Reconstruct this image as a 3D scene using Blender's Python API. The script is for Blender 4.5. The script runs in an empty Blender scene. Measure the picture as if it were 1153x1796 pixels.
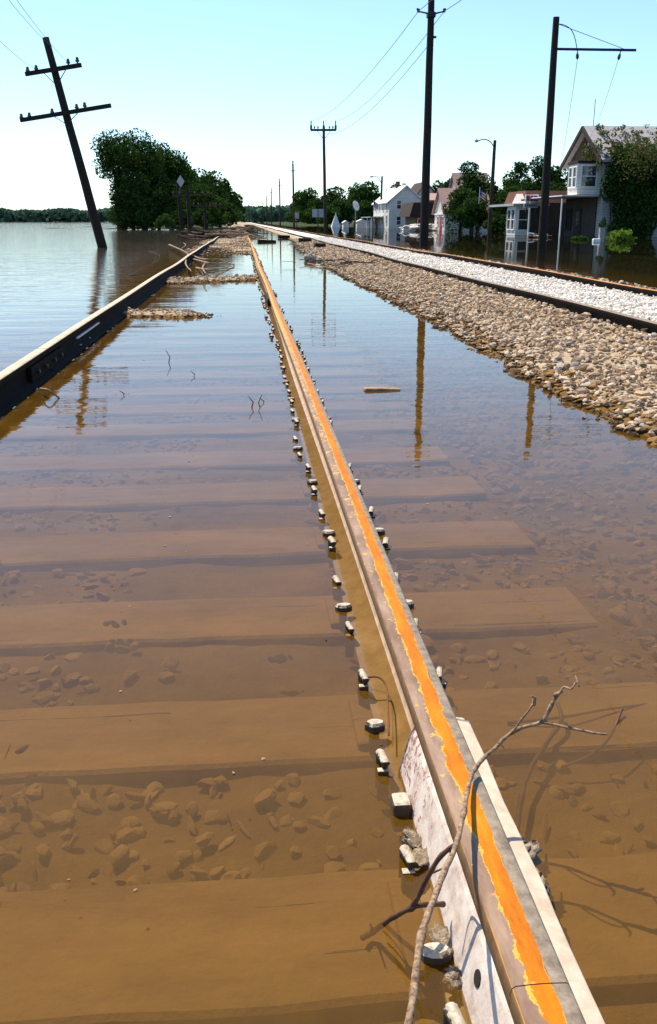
import bpy, math, random
import numpy as np
from mathutils import Vector, Matrix
random.seed(7); rng = np.random.default_rng(7)
S = bpy.context.scene
R = math.radians

# ------------------------------------------------------------------ camera
TH, PI_ = R(5.1), R(17.55)              # heading right of the track (+Y), pitch down
FPX, CX, CY, EYE = 1613.0, 576.5, 898.0, 0.842
cd = bpy.data.cameras.new('camera'); cam = bpy.data.objects.new('camera', cd)
S.collection.objects.link(cam); S.camera = cam
cam.location = (0, 0, EYE); cam.rotation_euler = (R(90)-PI_, 0, -TH)
cd.sensor_fit = 'VERTICAL'; cd.sensor_height = 36; cd.lens = 36*FPX/1796
cd.clip_start = .05; cd.clip_end = 20000

# ------------------------------------------------------------------ sky, sun, exposure
SUN_EL, SUN_AZ = R(56), R(-34)          # azimuth clockwise from +Y: ahead and to the left
W = bpy.data.worlds.new('World'); S.world = W; W.use_nodes = True
nt = W.node_tree; nt.nodes.clear()
sky = nt.nodes.new('ShaderNodeTexSky'); sky.sky_type = 'NISHITA'; sky.sun_disc = False
sky.sun_elevation = SUN_EL; sky.sun_rotation = SUN_AZ % (2*math.pi)
sky.altitude = 0; sky.air_density = 1.0; sky.dust_density = 0.15; sky.ozone_density = 1.3
tint = nt.nodes.new('ShaderNodeMixRGB'); tint.blend_type = 'MULTIPLY'; tint.inputs[0].default_value = 1
tint.inputs[2].default_value = (.78, .94, 1.09, 1)
bg = nt.nodes.new('ShaderNodeBackground'); bg.inputs[1].default_value = .115
wo = nt.nodes.new('ShaderNodeOutputWorld')
hs = nt.nodes.new('ShaderNodeHueSaturation'); hs.inputs['Saturation'].default_value = .93
nt.links.new(sky.outputs[0], hs.inputs['Color']); nt.links.new(hs.outputs[0], tint.inputs[1]); nt.links.new(tint.outputs[0], bg.inputs[0]); nt.links.new(bg.outputs[0], wo.inputs[0])
sd = bpy.data.lights.new('sun', 'SUN'); sd.energy = 4.3; sd.angle = R(.5); sd.color = (1, .90, .72)
so = bpy.data.objects.new('sun', sd); S.collection.objects.link(so)
sdir = Vector((math.sin(SUN_AZ)*math.cos(SUN_EL), math.cos(SUN_AZ)*math.cos(SUN_EL), math.sin(SUN_EL)))
so.rotation_euler = sdir.to_track_quat('Z', 'Y').to_euler(); so.location = (-20, 30, 60)
S.view_settings.view_transform = 'Standard'; S.view_settings.look = 'None'
S.view_settings.gamma = 1; S.view_settings.exposure = .75
S.cycles.max_bounces = 8; S.cycles.transparent_max_bounces = 8
S.cycles.caustics_reflective = False; S.cycles.caustics_refractive = False

# ------------------------------------------------------------------ helpers
def ray(px, py):
    x = (px-CX)/FPX; v = (CY-py)/FPX
    X, Yf, Z = x, math.cos(PI_)+v*math.sin(PI_), -math.sin(PI_)+v*math.cos(PI_)
    return Vector((X*math.cos(TH)+Yf*math.sin(TH), -X*math.sin(TH)+Yf*math.cos(TH), Z)), Yf
def atD(px, py, D):                      # point of the place D metres ahead
    d, yf = ray(px, py); t = D/yf
    return Vector((d.x*t, d.y*t, EYE+d.z*t))
def atZ(px, py, z):                      # point of the place at height z
    d, yf = ray(px, py); t = (z-EYE)/d.z
    return Vector((d.x*t, d.y*t, z))
def tag(o, label=None, cat=None, group=None, kind=None):
    if label: o['label'] = label
    if cat: o['category'] = cat
    if group: o['group'] = group
    if kind: o['kind'] = kind
    return o
def empty(name, loc=(0,0,0), rz=0):
    o = bpy.data.objects.new(name, None); S.collection.objects.link(o)
    o.location = loc; o.rotation_euler = (0,0,rz); o.empty_display_size = .1
    return o
class MB:
    def __init__(s): s.v = []; s.f = []; s.m = []
    def add(s, vs, fs, mi=0):
        n = len(s.v); s.v += [tuple(v) for v in vs]; s.f += [tuple(i+n for i in f) for f in fs]; s.m += [mi]*len(fs); return s
    def box(s, x0, x1, y0, y1, z0, z1, mi=0):
        vs = [(x,y,z) for x in (x0,x1) for y in (y0,y1) for z in (z0,z1)]
        return s.add(vs, [(0,1,3,2),(4,6,7,5),(0,4,5,1),(2,3,7,6),(0,2,6,4),(1,5,7,3)], mi)
    def bar(s, p, q, w, h=None, mi=0, up=(0,0,1)):   # rectangular bar from p to q
        p, q = Vector(p), Vector(q); h = h or w; d = (q-p).normalized()
        a = d.cross(Vector(up)); a = a.normalized() if a.length > 1e-4 else Vector((1,0,0)); b = a.cross(d).normalized()
        vs = []
        for e in (p, q):
            for i, j in ((-1,-1),(1,-1),(1,1),(-1,1)): vs.append(e+a*(i*w/2)+b*(j*h/2))
        return s.add(vs, [(0,3,2,1),(4,5,6,7),(0,1,5,4),(1,2,6,5),(2,3,7,6),(3,0,4,7)], mi)
    def tube(s, pts, rad, n=8, mi=0, cap=True):
        pts = [Vector(p) for p in pts]
        if not isinstance(rad, (list, tuple)): rad = [rad]*len(pts)
        base = len(s.v); ref = Vector((.13,.31,.94))
        for i, p in enumerate(pts):
            d = (pts[min(i+1,len(pts)-1)]-pts[max(i-1,0)]).normalized()
            a = d.cross(ref)
            if a.length < .1: a = d.cross(Vector((1,0,0)))
            a.normalize(); b = d.cross(a)
            for k in range(n):
                t = 2*math.pi*k/n; s.v.append(tuple(p+(a*math.cos(t)+b*math.sin(t))*rad[i]))
        for i in range(len(pts)-1):
            for k in range(n):
                s.f.append((base+i*n+k, base+i*n+(k+1)%n, base+(i+1)*n+(k+1)%n, base+(i+1)*n+k)); s.m.append(mi)
        if cap:
            s.f.append(tuple(base+k for k in range(n))[::-1]); s.m.append(mi)
            s.f.append(tuple(base+(len(pts)-1)*n+k for k in range(n))); s.m.append(mi)
        return s
    def prism(s, poly, fn, t0, t1, mi=0):            # poly (u,v) swept from t0 to t1; fn(u,v,t)->xyz
        n = len(poly); vs = [fn(u,v,t0) for u,v in poly]+[fn(u,v,t1) for u,v in poly]
        fs = [tuple(range(n))[::-1], tuple(range(n,2*n))]+[(i,(i+1)%n,n+(i+1)%n,n+i) for i in range(n)]
        return s.add(vs, fs, mi)
    def build(s, name, mats, parent=None, smooth=False, bevel=0):
        me = bpy.data.meshes.new(name); me.from_pydata(s.v, [], s.f)
        for m in (mats if isinstance(mats, (list, tuple)) else [mats]): me.materials.append(m)
        if any(s.m): me.polygons.foreach_set('material_index', s.m)
        if smooth: me.polygons.foreach_set('use_smooth', [True]*len(s.f))
        me.update()
        o = bpy.data.objects.new(name, me); S.collection.objects.link(o)
        if parent: o.parent = parent; o.matrix_parent_inverse = parent.matrix_basis.inverted()
        if bevel:
            b = o.modifiers.new('bevel', 'BEVEL'); b.width = bevel; b.segments = 2; b.limit_method = 'ANGLE'
        return o
def np_mesh(name, v, f, mat, parent=None, smooth=False):   # f: (n,k) array
    me = bpy.data.meshes.new(name); k = f.shape[1]
    me.vertices.add(len(v)); me.vertices.foreach_set('co', np.asarray(v, np.float32).ravel())
    me.loops.add(f.size); me.loops.foreach_set('vertex_index', f.ravel().astype(np.int32))
    me.polygons.add(len(f)); me.polygons.foreach_set('loop_start', np.arange(0, f.size, k, dtype=np.int32))
    me.polygons.foreach_set('use_smooth', np.full(len(f), smooth))
    me.update(calc_edges=True); me.materials.append(mat)
    o = bpy.data.objects.new(name, me); S.collection.objects.link(o)
    if parent: o.parent = parent; o.matrix_parent_inverse = parent.matrix_basis.inverted()
    return o
def copy_tree(o, parent=None):
    c = o.copy(); S.collection.objects.link(c)
    if parent: c.parent = parent; c.matrix_parent_inverse = o.matrix_parent_inverse.copy()
    for ch in list(o.children): copy_tree(ch, c)
    return c

# ------------------------------------------------------------------ materials
def N(t, k, **kw):
    n = t.nodes.new(k)
    for a, b in kw.items(): setattr(n, a, b)
    return n
def ramp(t, stops, inp):
    r = t.nodes.new('ShaderNodeValToRGB'); e = r.color_ramp.elements
    e[0].position, e[0].color = stops[0][0], (*stops[0][1],1)
    e[1].position, e[1].color = stops[-1][0], (*stops[-1][1],1)
    for p, c in stops[1:-1]:
        x = e.new(p); x.color = (*c,1)
    t.links.new(inp, r.inputs[0]); return r.outputs[0]
def noise(t, scale, detail=4, rough=.6, vec=None, stretch=None):
    n = t.nodes.new('ShaderNodeTexNoise'); n.inputs['Scale'].default_value = scale
    n.inputs['Detail'].default_value = detail; n.inputs['Roughness'].default_value = rough
    if vec is None: vec = t.nodes.new('ShaderNodeNewGeometry').outputs['Position']
    if stretch:
        m = t.nodes.new('ShaderNodeMapping'); m.inputs['Scale'].default_value = stretch
        t.links.new(vec, m.inputs[0]); vec = m.outputs[0]
    t.links.new(vec, n.inputs['Vector']); return n.outputs['Fac']
def math_(t, op, a, b=None, clamp=False):
    m = t.nodes.new('ShaderNodeMath'); m.operation = op; m.use_clamp = clamp
    for i, x in enumerate((a, b)):
        if x is None: continue
        if isinstance(x, (int, float)): m.inputs[i].default_value = x
        else: t.links.new(x, m.inputs[i])
    return m.outputs[0]
def mix(t, fac, a, b):
    m = t.nodes.new('ShaderNodeMixRGB')
    for i, x in enumerate((fac, a, b)):
        if isinstance(x, (int, float)): m.inputs[i].default_value = x
        elif isinstance(x, tuple): m.inputs[i].default_value = (*x, 1)
        else: t.links.new(x, m.inputs[i])
    return m.outputs[0]
def bump(t, h, strength=.5, dist=.01):
    b = t.nodes.new('ShaderNodeBump'); b.inputs['Strength'].default_value = strength; b.inputs['Distance'].default_value = dist
    t.links.new(h, b.inputs['Height']); return b.outputs[0]
def newmat(name):
    m = bpy.data.materials.new(name); m.use_nodes = True; t = m.node_tree
    return m, t, t.nodes['Principled BSDF']
def mat(name, c1, c2=None, scale=8, rough=.8, metal=0, bmp=.3, dist=.01, spec=.3, stretch=None, c3=None, obj=False):
    m, t, p = newmat(name); c2 = c2 or tuple(x*.7 for x in c1)
    vec = N(t, 'ShaderNodeTexCoord').outputs['Object'] if obj else None
    f = noise(t, scale, 6, .65, vec, stretch)
    st = [(.35, c2), (.65, c1)] if not c3 else [(.3, c2), (.5, c1), (.7, c3)]
    t.links.new(ramp(t, st, f), p.inputs['Base Color'])
    if bmp: t.links.new(bump(t, f, bmp, dist), p.inputs['Normal'])
    p.inputs['Roughness'].default_value = rough; p.inputs['Metallic'].default_value = metal
    p.inputs['Specular IOR Level'].default_value = spec
    return m
def geo(t, o='Position'): return t.nodes.new('ShaderNodeNewGeometry').outputs[o]
def xyz(t, v):
    s = t.nodes.new('ShaderNodeSeparateXYZ'); t.links.new(v, s.inputs[0]); return s.outputs
M = {}
m, t, p = newmat('light_painted_spike'); nz = xyz(t, geo(t,'Normal'))[2]; nn_ = noise(t, 110, 5, .7)
up_ = math_(t,'GREATER_THAN', math_(t,'ADD', nz, math_(t,'MULTIPLY', math_(t,'SUBTRACT', nn_, .5), .9)), .52)  # tops painted pale as sunlit, sides dark as shaded, by face direction
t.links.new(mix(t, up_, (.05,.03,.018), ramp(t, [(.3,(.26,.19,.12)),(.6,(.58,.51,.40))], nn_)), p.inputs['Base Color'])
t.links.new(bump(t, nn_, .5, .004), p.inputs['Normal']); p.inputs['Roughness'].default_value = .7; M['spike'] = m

M['pole'] = mat('weathered_pole_wood', (.022,.016,.012), (.010,.008,.007), 30, .9, stretch=(1,1,.1))
M['pole_brown'] = mat('brown_pole_wood', (.075,.045,.024), (.035,.022,.013), 20, .9, stretch=(1,1,.1))
M['darkmetal'] = mat('dark_metal', (.015,.015,.016), (.01,.01,.01), 20, .6, 0, 0)
M['wire'] = mat('wire', (.06,.06,.07), (.04,.04,.05), 5, .6, 0, 0)
M['glassins'] = mat('insulator', (.06,.05,.045), (.03,.03,.03), 10, .3, 0, 0)
M['trunk'] = mat('bark', (.06,.045,.03), (.03,.022,.015), 6, .95)
M['silt'] = mat('silt_coat', (.22,.11,.026), (.14,.068,.017), 9, .95, 0, .5, .01)
M['siltstone'] = mat('silted_stone', (.30,.165,.048), (.15,.08,.024), 14, .95, 0, .4, .006)
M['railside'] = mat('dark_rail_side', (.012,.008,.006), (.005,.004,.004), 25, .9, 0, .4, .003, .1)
M['foot'] = mat('muddy_rail_foot', (.52,.37,.26), (.34,.23,.15), 22, .7, 0, .5, .004, .25)
M['webmud'] = mat('muddy_rail_web', (.30,.20,.12), (.17,.11,.06), 22, .8, 0, .4, .003, .2)
M['lump'] = mat('dried_mud_lump', (.50,.40,.29), (.20,.14,.09), 90, .95, 0, 1, .012, .1)
M['driftwood'] = mat('driftwood', (.38,.27,.17), (.16,.10,.06), 25, .85, 0, .3, .004)
M['darkwood'] = mat('waterlogged_wood', (.03,.02,.013), (.012,.009,.007), 12, .9)
M['twig'] = mat('dry_twig_bark', (.42,.29,.18), (.10,.05,.03), 150, .85, 0, .9, .003)
M['twigdark'] = mat('wet_twig_bark', (.12,.055,.03), (.05,.022,.014), 60, .6, 0, .5, .002)
M['spikedark'] = mat('dark_spike', (.05,.035,.025), (.02,.015,.01), 60, .45, 0, .3, .002)  # darker spike colour for the left rail's spikes, anchors and bolts
M['white'] = mat('white_siding_paint', (.80,.77,.71), (.64,.61,.56), 3, .8, 0, 0)
M['whitetrim'] = mat('white_trim', (.82,.81,.78), (.7,.69,.66), 5, .7, 0, 0)
M['grey'] = mat('grey_siding', (.42,.44,.45), (.3,.32,.33), 3, .8, 0, 0)
M['roof'] = mat('grey_shingles', (.42,.40,.40), (.30,.28,.28), 8, .9, 0, .3, .02)
M['roofwhite'] = mat('pale_metal_roof', (.75,.74,.72), (.6,.58,.57), 3, .6, 0, .1)
M['roofpink'] = mat('faded_pink_shingles', (.42,.27,.23), (.3,.19,.16), 8, .9)
M['roofdark'] = mat('dark_brown_roof', (.05,.032,.024), (.03,.02,.016), 6, .9)
M['roofred'] = mat('red_brown_roof', (.23,.095,.06), (.14,.06,.04), 6, .9)
M['glass'] = mat('window_glass', (.03,.045,.055), (.02,.03,.035), 1, .08, 0, 0, spec=.8)
M['red'] = mat('red_paint', (.42,.03,.02), (.33,.025,.018), 4, .7, 0, 0)
M['blue'] = mat('blue_paint', (.02,.06,.35), (.018,.05,.28), 4, .6, 0, 0)
M['tan'] = mat('tan_wall', (.22,.15,.08), (.16,.105,.055), 3, .9, 0, 0)
M['brick'] = mat('brown_gable_wall', (.10,.07,.045), (.05,.035,.025), 3, .9, 0, .1)
M['porch'] = mat('porch_shade_paint', (.045,.042,.038), (.025,.022,.02), 3, .9, 0, 0)  # shade under porch and canopy painted into this dark colour
M['sandbag'] = mat('white_sandbag', (.72,.68,.62), (.5,.46,.4), 5, .9, 0, .4, .03)
M['concrete'] = mat('concrete', (.36,.33,.29), (.24,.21,.18), 12, .9)
M['rust'] = mat('rust', (.22,.08,.03), (.10,.04,.02), 20, .85)
def siding_mat(name, c1, c2):
    m, t, p = newmat(name); z = xyz(t, geo(t))[2]
    w = math_(t, 'FRACT', math_(t, 'MULTIPLY', z, 7))
    line = math_(t, 'LESS_THAN', w, .16)
    t.links.new(mix(t, line, ramp(t, [(.35,c2),(.65,c1)], noise(t, 1.5)), tuple(x*.55 for x in c2)), p.inputs['Base Color'])
    t.links.new(bump(t, w, .5, .02), p.inputs['Normal']); p.inputs['Roughness'].default_value = .8
    return m
M['clap'] = siding_mat('white_clapboard', (.80,.77,.71), (.66,.63,.57))
M['clapgrey'] = siding_mat('grey_clapboard', (.36,.38,.39), (.26,.28,.29))
def leafmat(name, c1, c2):
    m, t, p = newmat(name); r = geo(t, 'Random Per Island')
    col = ramp(t, [(.0,c2),(.6,c1),(1,tuple(min(1,x*1.5) for x in c1))], r)
    d = N(t,'ShaderNodeBsdfDiffuse'); tr = N(t,'ShaderNodeBsdfTranslucent'); mx = N(t,'ShaderNodeMixShader'); mx.inputs[0].default_value = .22
    t.links.new(col, d.inputs[0]); t.links.new(col, tr.inputs[0]); t.links.new(d.outputs[0], mx.inputs[1]); t.links.new(tr.outputs[0], mx.inputs[2])
    t.links.new(mx.outputs[0], t.nodes['Material Output'].inputs[0]); return m
M['leaf'] = leafmat('cottonwood_leaf', (.042,.084,.018), (.011,.025,.008))
M['leaf2'] = leafmat('mid_green_leaf', (.050,.100,.020), (.018,.042,.012))
M['leafblue'] = leafmat('hazed_leaf', (.075,.135,.090), (.04,.08,.055))  # paler bluish leaf, distance haze put into its colour
M['leafbright'] = leafmat('bright_bush_leaf', (.16,.25,.03), (.08,.14,.02))
M['leafbrown'] = leafmat('brownish_vine_leaf', (.12,.12,.035), (.05,.06,.02))

def stone_mat(name, cols, dirt):         # colour per stone, mud below a stone's own waterline band
    m, t, p = newmat(name); r = geo(t, 'Random Per Island')
    c = ramp(t, cols, r); nz = noise(t, 60, 3)
    c2 = mix(t, math_(t,'MULTIPLY', nz, .5), c, tuple(dirt))
    z = xyz(t, geo(t))[2]
    wet = math_(t, 'LESS_THAN', math_(t,'ADD', z, math_(t,'MULTIPLY', nz, .012)), .022)
    t.links.new(mix(t, wet, c2, (.10,.06,.028)), p.inputs['Base Color'])
    t.links.new(bump(t, noise(t, 90, 4), .4, .004), p.inputs['Normal']); p.inputs['Roughness'].default_value = .9
    p.inputs['Specular IOR Level'].default_value = .2
    return m
M['stone_tan'] = stone_mat('muddy_ballast', [(0,(.07,.06,.05)),(.12,(.18,.12,.075)),(.3,(.40,.275,.165)),(.7,(.55,.40,.26)),(.9,(.68,.56,.42)),(1,(.16,.18,.2))], (.36,.25,.15))
M['stone_white'] = stone_mat('white_ballast', [(0,(.25,.2,.16)),(.12,(.55,.48,.40)),(.3,(.76,.70,.61)),(1,(.86,.81,.74))], (.6,.52,.43))

def rail_head(name, base, base2, orange, x0, x1, rough=.62, edge=True, yellow=True):
    m, t, p = newmat(name); o = xyz(t, geo(t)); nz = noise(t, 45, 5, .7, stretch=(1,.35,1)); nf = noise(t, 14, 6, .75)
    c = ramp(t, [(.35,base2),(.65,base)], noise(t, 30, 6, .7, stretch=(1,.25,1)))
    if orange:
        xe = math_(t,'ADD', o[0], math_(t,'MULTIPLY', math_(t,'SUBTRACT', nz, .5), .022))
        xe = math_(t,'ADD', xe, math_(t,'MULTIPLY', math_(t,'SUBTRACT', nf, .5), .016))
        xe = math_(t,'ADD', xe, math_(t,'MULTIPLY', math_(t,'SUBTRACT', 2.4, math_(t,'MINIMUM', o[1], 2.4)), .0066))
        hf = noise(t, 210, 4, .8); xe = math_(t,'ADD', xe, math_(t,'MULTIPLY', math_(t,'SUBTRACT', hf, .5), .007))
        yw = math_(t,'MULTIPLY', math_(t,'SUBTRACT', noise(t, 26, 4, .7), .40), .020, True)
        a = math_(t,'GREATER_THAN', xe, x0); b = math_(t,'LESS_THAN', xe, x1); inb = math_(t,'MULTIPLY', a, b)
        a2 = math_(t,'GREATER_THAN', math_(t,'ADD', xe, yw), x0); b2 = math_(t,'LESS_THAN', xe, x1+.0008); in2 = math_(t,'MULTIPLY', a2, b2)
        if yellow: c = mix(t, in2, c, (.60,.34,.05))
        oc = ramp(t, [(.28,(.27,.075,.006)),(.45,(.47,.13,.003)),(.6,orange),(.75,(.60,.26,.02))], noise(t, 34, 7, .8, stretch=(1,.22,1)))
        c = mix(t, inb, c, oc)
        # pale orange spots on the left half, thicker far away
        sp = math_(t,'GREATER_THAN', math_(t,'ADD', noise(t, 55, 4, .6), math_(t,'MULTIPLY', math_(t,'MINIMUM', o[1], 7), .034)), .70)
        sp = math_(t,'MULTIPLY', sp, math_(t,'LESS_THAN', o[0], x0))
        c = mix(t, sp, c, (.62,.33,.06))
    if edge:
        e = math_(t,'GREATER_THAN', math_(t,'ADD', o[0], math_(t,'ADD', math_(t,'MULTIPLY', nz, .003), math_(t,'MULTIPLY', math_(t,'SUBTRACT', 2.4, math_(t,'MINIMUM', o[1], 2.4)), .0066))), x1+.0015)
        c = mix(t, e, c, ramp(t, [(.35,(.17,.13,.095)),(.65,(.34,.27,.20))], noise(t, 60, 5, .7)))
        le = math_(t,'LESS_THAN', math_(t,'ADD', o[0], math_(t,'MULTIPLY', nz, .004)), XM-.0258)
        c = mix(t, le, c, (.46,.23,.05))
    t.links.new(c, p.inputs['Base Color']); p.inputs['Roughness'].default_value = rough
    p.inputs['Specular IOR Level'].default_value = .15
    t.links.new(bump(t, nz, .35, .002), p.inputs['Normal'])
    return m
XM = .277                                  # middle rail
M['head_mid'] = rail_head('rust_streaked_head', (.34,.225,.16), (.18,.105,.07), (.56,.185,.002), XM+.001, XM+.0235)
M['head_side'] = mat('orange_brown_head_side', (.22,.12,.05), (.12,.065,.03), 40, .7, 0, .4, .002)
M['head_left'] = mat('pale_worn_head', (.60,.48,.31), (.44,.32,.18), 6, .5, 0, .2, .002, .4)
M['head_tan'] = mat('tan_rail_head', (.30,.225,.14), (.18,.12,.075), 10, .6, 0, .2, .002)
M['head_orange'] = mat('orange_rail_head', (.62,.27,.06), (.38,.15,.04), 9, .6, 0, .2, .002)
m, t, p = newmat('whitewashed_joint_bar'); a = noise(t, 26, 6, .7); b = noise(t, 70, 5, .75)
y_ = xyz(t, geo(t))[1]
k = math_(t,'GREATER_THAN', math_(t,'ADD', math_(t,'MULTIPLY', b, 1), math_(t,'MULTIPLY', math_(t,'SUBTRACT', y_, 1.15), .55)), .57)
t.links.new(mix(t, k, ramp(t, [(.3,(.36,.25,.20)),(.5,(.60,.50,.43)),(.72,(.74,.67,.60))], a), (.30,.14,.12)), p.inputs['Base Color'])
t.links.new(bump(t, b, .4, .003), p.inputs['Normal']); p.inputs['Roughness'].default_value = .6; M['bar'] = m
M['barcream'] = mat('dried_mud_joint_bar', (.66,.55,.43), (.50,.39,.29), 30, .85, 0, .5, .003)

m, t, p = newmat('silted_tie_wood')
c = ramp(t, [(.3,(.17,.088,.023)),(.5,(.25,.132,.035)),(.72,(.32,.175,.05))], noise(t, 6, 8, .72, stretch=(.5,1.6,1)))
gv = noise(t, 1, 5, .6, stretch=(1.1,42,1)); spl = math_(t,'LESS_THAN', gv, .345)
patch_ = math_(t,'GREATER_THAN', noise(t, 1.7, 3), .47)
t.links.new(mix(t, math_(t,'MULTIPLY', spl, patch_), c, (.07,.036,.012)), p.inputs['Base Color'])
t.links.new(bump(t, noise(t, 24, 6, .7), .7, .008), p.inputs['Normal']); p.inputs['Roughness'].default_value = .95; M['siltwood'] = m
# ------------------------------------------------------------------ terrain
def smooth(a, b, x): t_ = np.clip((x-a)/(b-a), 0, 1); return t_*t_*(3-2*t_)
def vnoise(x, y, seed=0):                 # cheap value noise, vectorised
    def h(i, j): return np.modf(np.abs(np.sin(i*127.1+j*311.7+seed*74.7)*43758.5453))[0]
    i, j = np.floor(x), np.floor(y); u, v = x-i, y-j; u = u*u*(3-2*u); v = v*v*(3-2*v)
    return (h(i,j)*(1-u)+h(i+1,j)*u)*(1-v)+(h(i,j+1)*(1-u)+h(i+1,j+1)*u)*v
def ground_z(a, s):
    a = np.asarray(a, float); s = np.asarray(s, float)
    sh = .62*smooth(17,44,s)*np.exp(-((a-2.15)/.65)**2)
    z = np.interp(a-sh, [-400,-60,-6,-3.2,-2.0,-1.7,.82,1.05,1.32,1.65,2.0,2.5,2.9,4.7,5.3,6.5,9,400],
                     [-3,-2,-1.3,-.9,-.12,-.066,-.066,-.10,-.09,0,.024,.032,.030,.030,0,-.5,-.8,-1.0])
    wob = (vnoise(s*.45, 3+0*a, 5)-.5)*.26+(vnoise(s*1.7, 9+0*a, 6)-.5)*.1
    bank = np.exp(-((a-1.75)/.35)**2); z = z+wob*bank*.10
    near = smooth(40, 8, s)*(np.abs(a) < 9)
    z = z+near*((vnoise(a*5, s*5, 1)-.5)*.018+(vnoise(a*12, s*12, 2)-.5)*.012)
    inn = smooth(-1.25,-1.05,a)*smooth(.3,.15,a)
    z = z+inn*(.106*np.exp(-((s-14.5-.6*a)/.55)**2))
    z = z+smooth(-1.3,-1.1,a)*smooth(.0,-.55,a)*.104*np.exp(-((s-8.7+.25*a)/.30)**2)
    z = z+smooth(-2.4,-1.2,a)*smooth(.5,.2,a)*(.075*smooth(19,30,s)+.07*smooth(33,60,s)+.07*smooth(70,140,s))*(.4+1.1*vnoise(a*1.2, s*.8, 4))
    z = z+smooth(.2,.6,a)*smooth(2.6,2.1,a)*(.14*smooth(210,260,s))
    z = z+smooth(-60,-45,a)*smooth(-3,-6,a)*smooth(88,104,s+.3*a)*1.42*(.8+.35*vnoise(a*.3, s*.2, 8))
    z = z+smooth(6,12,a)*smooth(150,230,s)*1.3
    z = z+smooth(-9,-3,a)*smooth(-1.4,-3,a)*smooth(110,160,s)*1.0
    return z
def axis(parts):
    out = []
    for a0, a1, st in parts: out += list(np.arange(a0, a1, st))
    return np.array(out+[parts[-1][1]])
ax = axis([(-6000,-400,800),(-400,-60,30),(-60,-8,2),(-8,-2.4,.4),(-2.4,2.6,.05),(2.6,6,.2),(6,60,3),(60,400,40),(400,6000,800)])
ay = axis([(-400,-5,60),(-5,.2,.4),(.2,7,.05),(7,22,.12),(22,60,.4),(60,260,2),(260,1000,40),(1000,7000,600)])
A, B = np.meshgrid(ax, ay); Z = ground_z(A, B)
nx, ny = len(ax), len(ay); ids = np.arange(nx*ny).reshape(ny, nx)
F = np.stack([ids[:-1,:-1], ids[:-1,1:], ids[1:,1:], ids[1:,:-1]], -1).reshape(-1,4)
m, t, p = newmat('river_silt_ground'); o = xyz(t, geo(t))
silt = ramp(t, [(.3,(.09,.049,.014)),(.5,(.155,.084,.022)),(.7,(.24,.13,.036))], noise(t, 3.5, 7, .6))
grav = ramp(t, [(.3,(.16,.11,.07)),(.5,(.40,.30,.2)),(.7,(.55,.45,.33))], noise(t, 38, 5, .75))
c = mix(t, math_(t,'GREATER_THAN', math_(t,'ADD', o[2], math_(t,'MULTIPLY', noise(t, 12), .03)), .03), silt, grav)
wn = math_(t,'MULTIPLY', math_(t,'GREATER_THAN', o[0], 2.95), math_(t,'LESS_THAN', o[0], 4.7))
c = mix(t, wn, c, ramp(t, [(.35,(.45,.4,.34)),(.55,(.74,.7,.64))], noise(t, 38, 5, .75)))
gr = math_(t,'MULTIPLY', math_(t,'LESS_THAN', o[0], -3.2), math_(t,'GREATER_THAN', o[2], -.3))
gr2 = math_(t,'MULTIPLY', math_(t,'GREATER_THAN', o[0], 8), math_(t,'GREATER_THAN', o[2], -.3))
c = mix(t, math_(t,'GREATER_THAN', o[0], 6.2), c, (.04,.035,.02))
c = mix(t, math_(t,'MAXIMUM', gr, gr2), c, ramp(t, [(.35,(.025,.035,.012)),(.6,(.055,.065,.022)),(.75,(.09,.07,.04))], noise(t, .5, 6)))
t.links.new(c, p.inputs['Base Color']); p.inputs['Roughness'].default_value = .95; p.inputs['Specular IOR Level'].default_value = .1
t.links.new(bump(t, noise(t, 30, 6, .7), .6, .02), p.inputs['Normal'])
g = np_mesh('ground', np.stack([A.ravel(), B.ravel(), Z.ravel()], 1), F, m, smooth=True); tag(g, kind='structure')

# ------------------------------------------------------------------ water
m = bpy.data.materials.new('flood_water'); m.use_nodes = True; t = m.node_tree; t.nodes.clear()
P = geo(t); o = xyz(t, P)
r1 = noise(t, 1.6, 3, .55, P, (.45,1.5,1)); r2 = noise(t, 7, 3, .5, P, (.5,1.6,1)); r3 = noise(t, 30, 2, .5, P, (.6,1.4,1))
river = N(t,'ShaderNodeMapRange'); river.inputs[1].default_value = -1.25; river.inputs[2].default_value = -2.6
t.links.new(o[0], river.inputs[0])
street = N(t,'ShaderNodeMapRange'); street.inputs[1].default_value = 4.9; street.inputs[2].default_value = 7
t.links.new(o[0], street.inputs[0])
amp = math_(t,'SUBTRACT', math_(t,'ADD', math_(t,'MULTIPLY', river.outputs[0], 2.6), .9), math_(t,'MULTIPLY', street.outputs[0], .84))
h = math_(t,'ADD', math_(t,'MULTIPLY', r1, .010), math_(t,'ADD', math_(t,'MULTIPLY', r2, .0020), math_(t,'MULTIPLY', r3, .00022)))
h = math_(t,'MULTIPLY', h, amp)
nb = bump(t, h, 1.0, 1.0)
nb.node.inputs['Strength'].default_value = .42
fr = N(t,'ShaderNodeFresnel'); fr.inputs[0].default_value = 1.333; t.links.new(nb, fr.inputs['Normal'])
gl = N(t,'ShaderNodeBsdfGlossy'); gl.inputs['Roughness'].default_value = .015; t.links.new(nb, gl.inputs['Normal'])
tr = N(t,'ShaderNodeBsdfTransparent'); tr.inputs[0].default_value = (.95,.88,.72,1)
df = N(t,'ShaderNodeBsdfDiffuse'); t.links.new(mix(t, street.outputs[0], mix(t, noise(t, 5, 6, .7, P), (.130,.066,.0085), (.190,.097,.0125)), (.03,.026,.012)), df.inputs[0])
dlink = df.inputs[0].links[0].from_socket; t.links.new(mix(t, river.outputs[0], dlink, (.23,.20,.18)), df.inputs[0])
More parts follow.
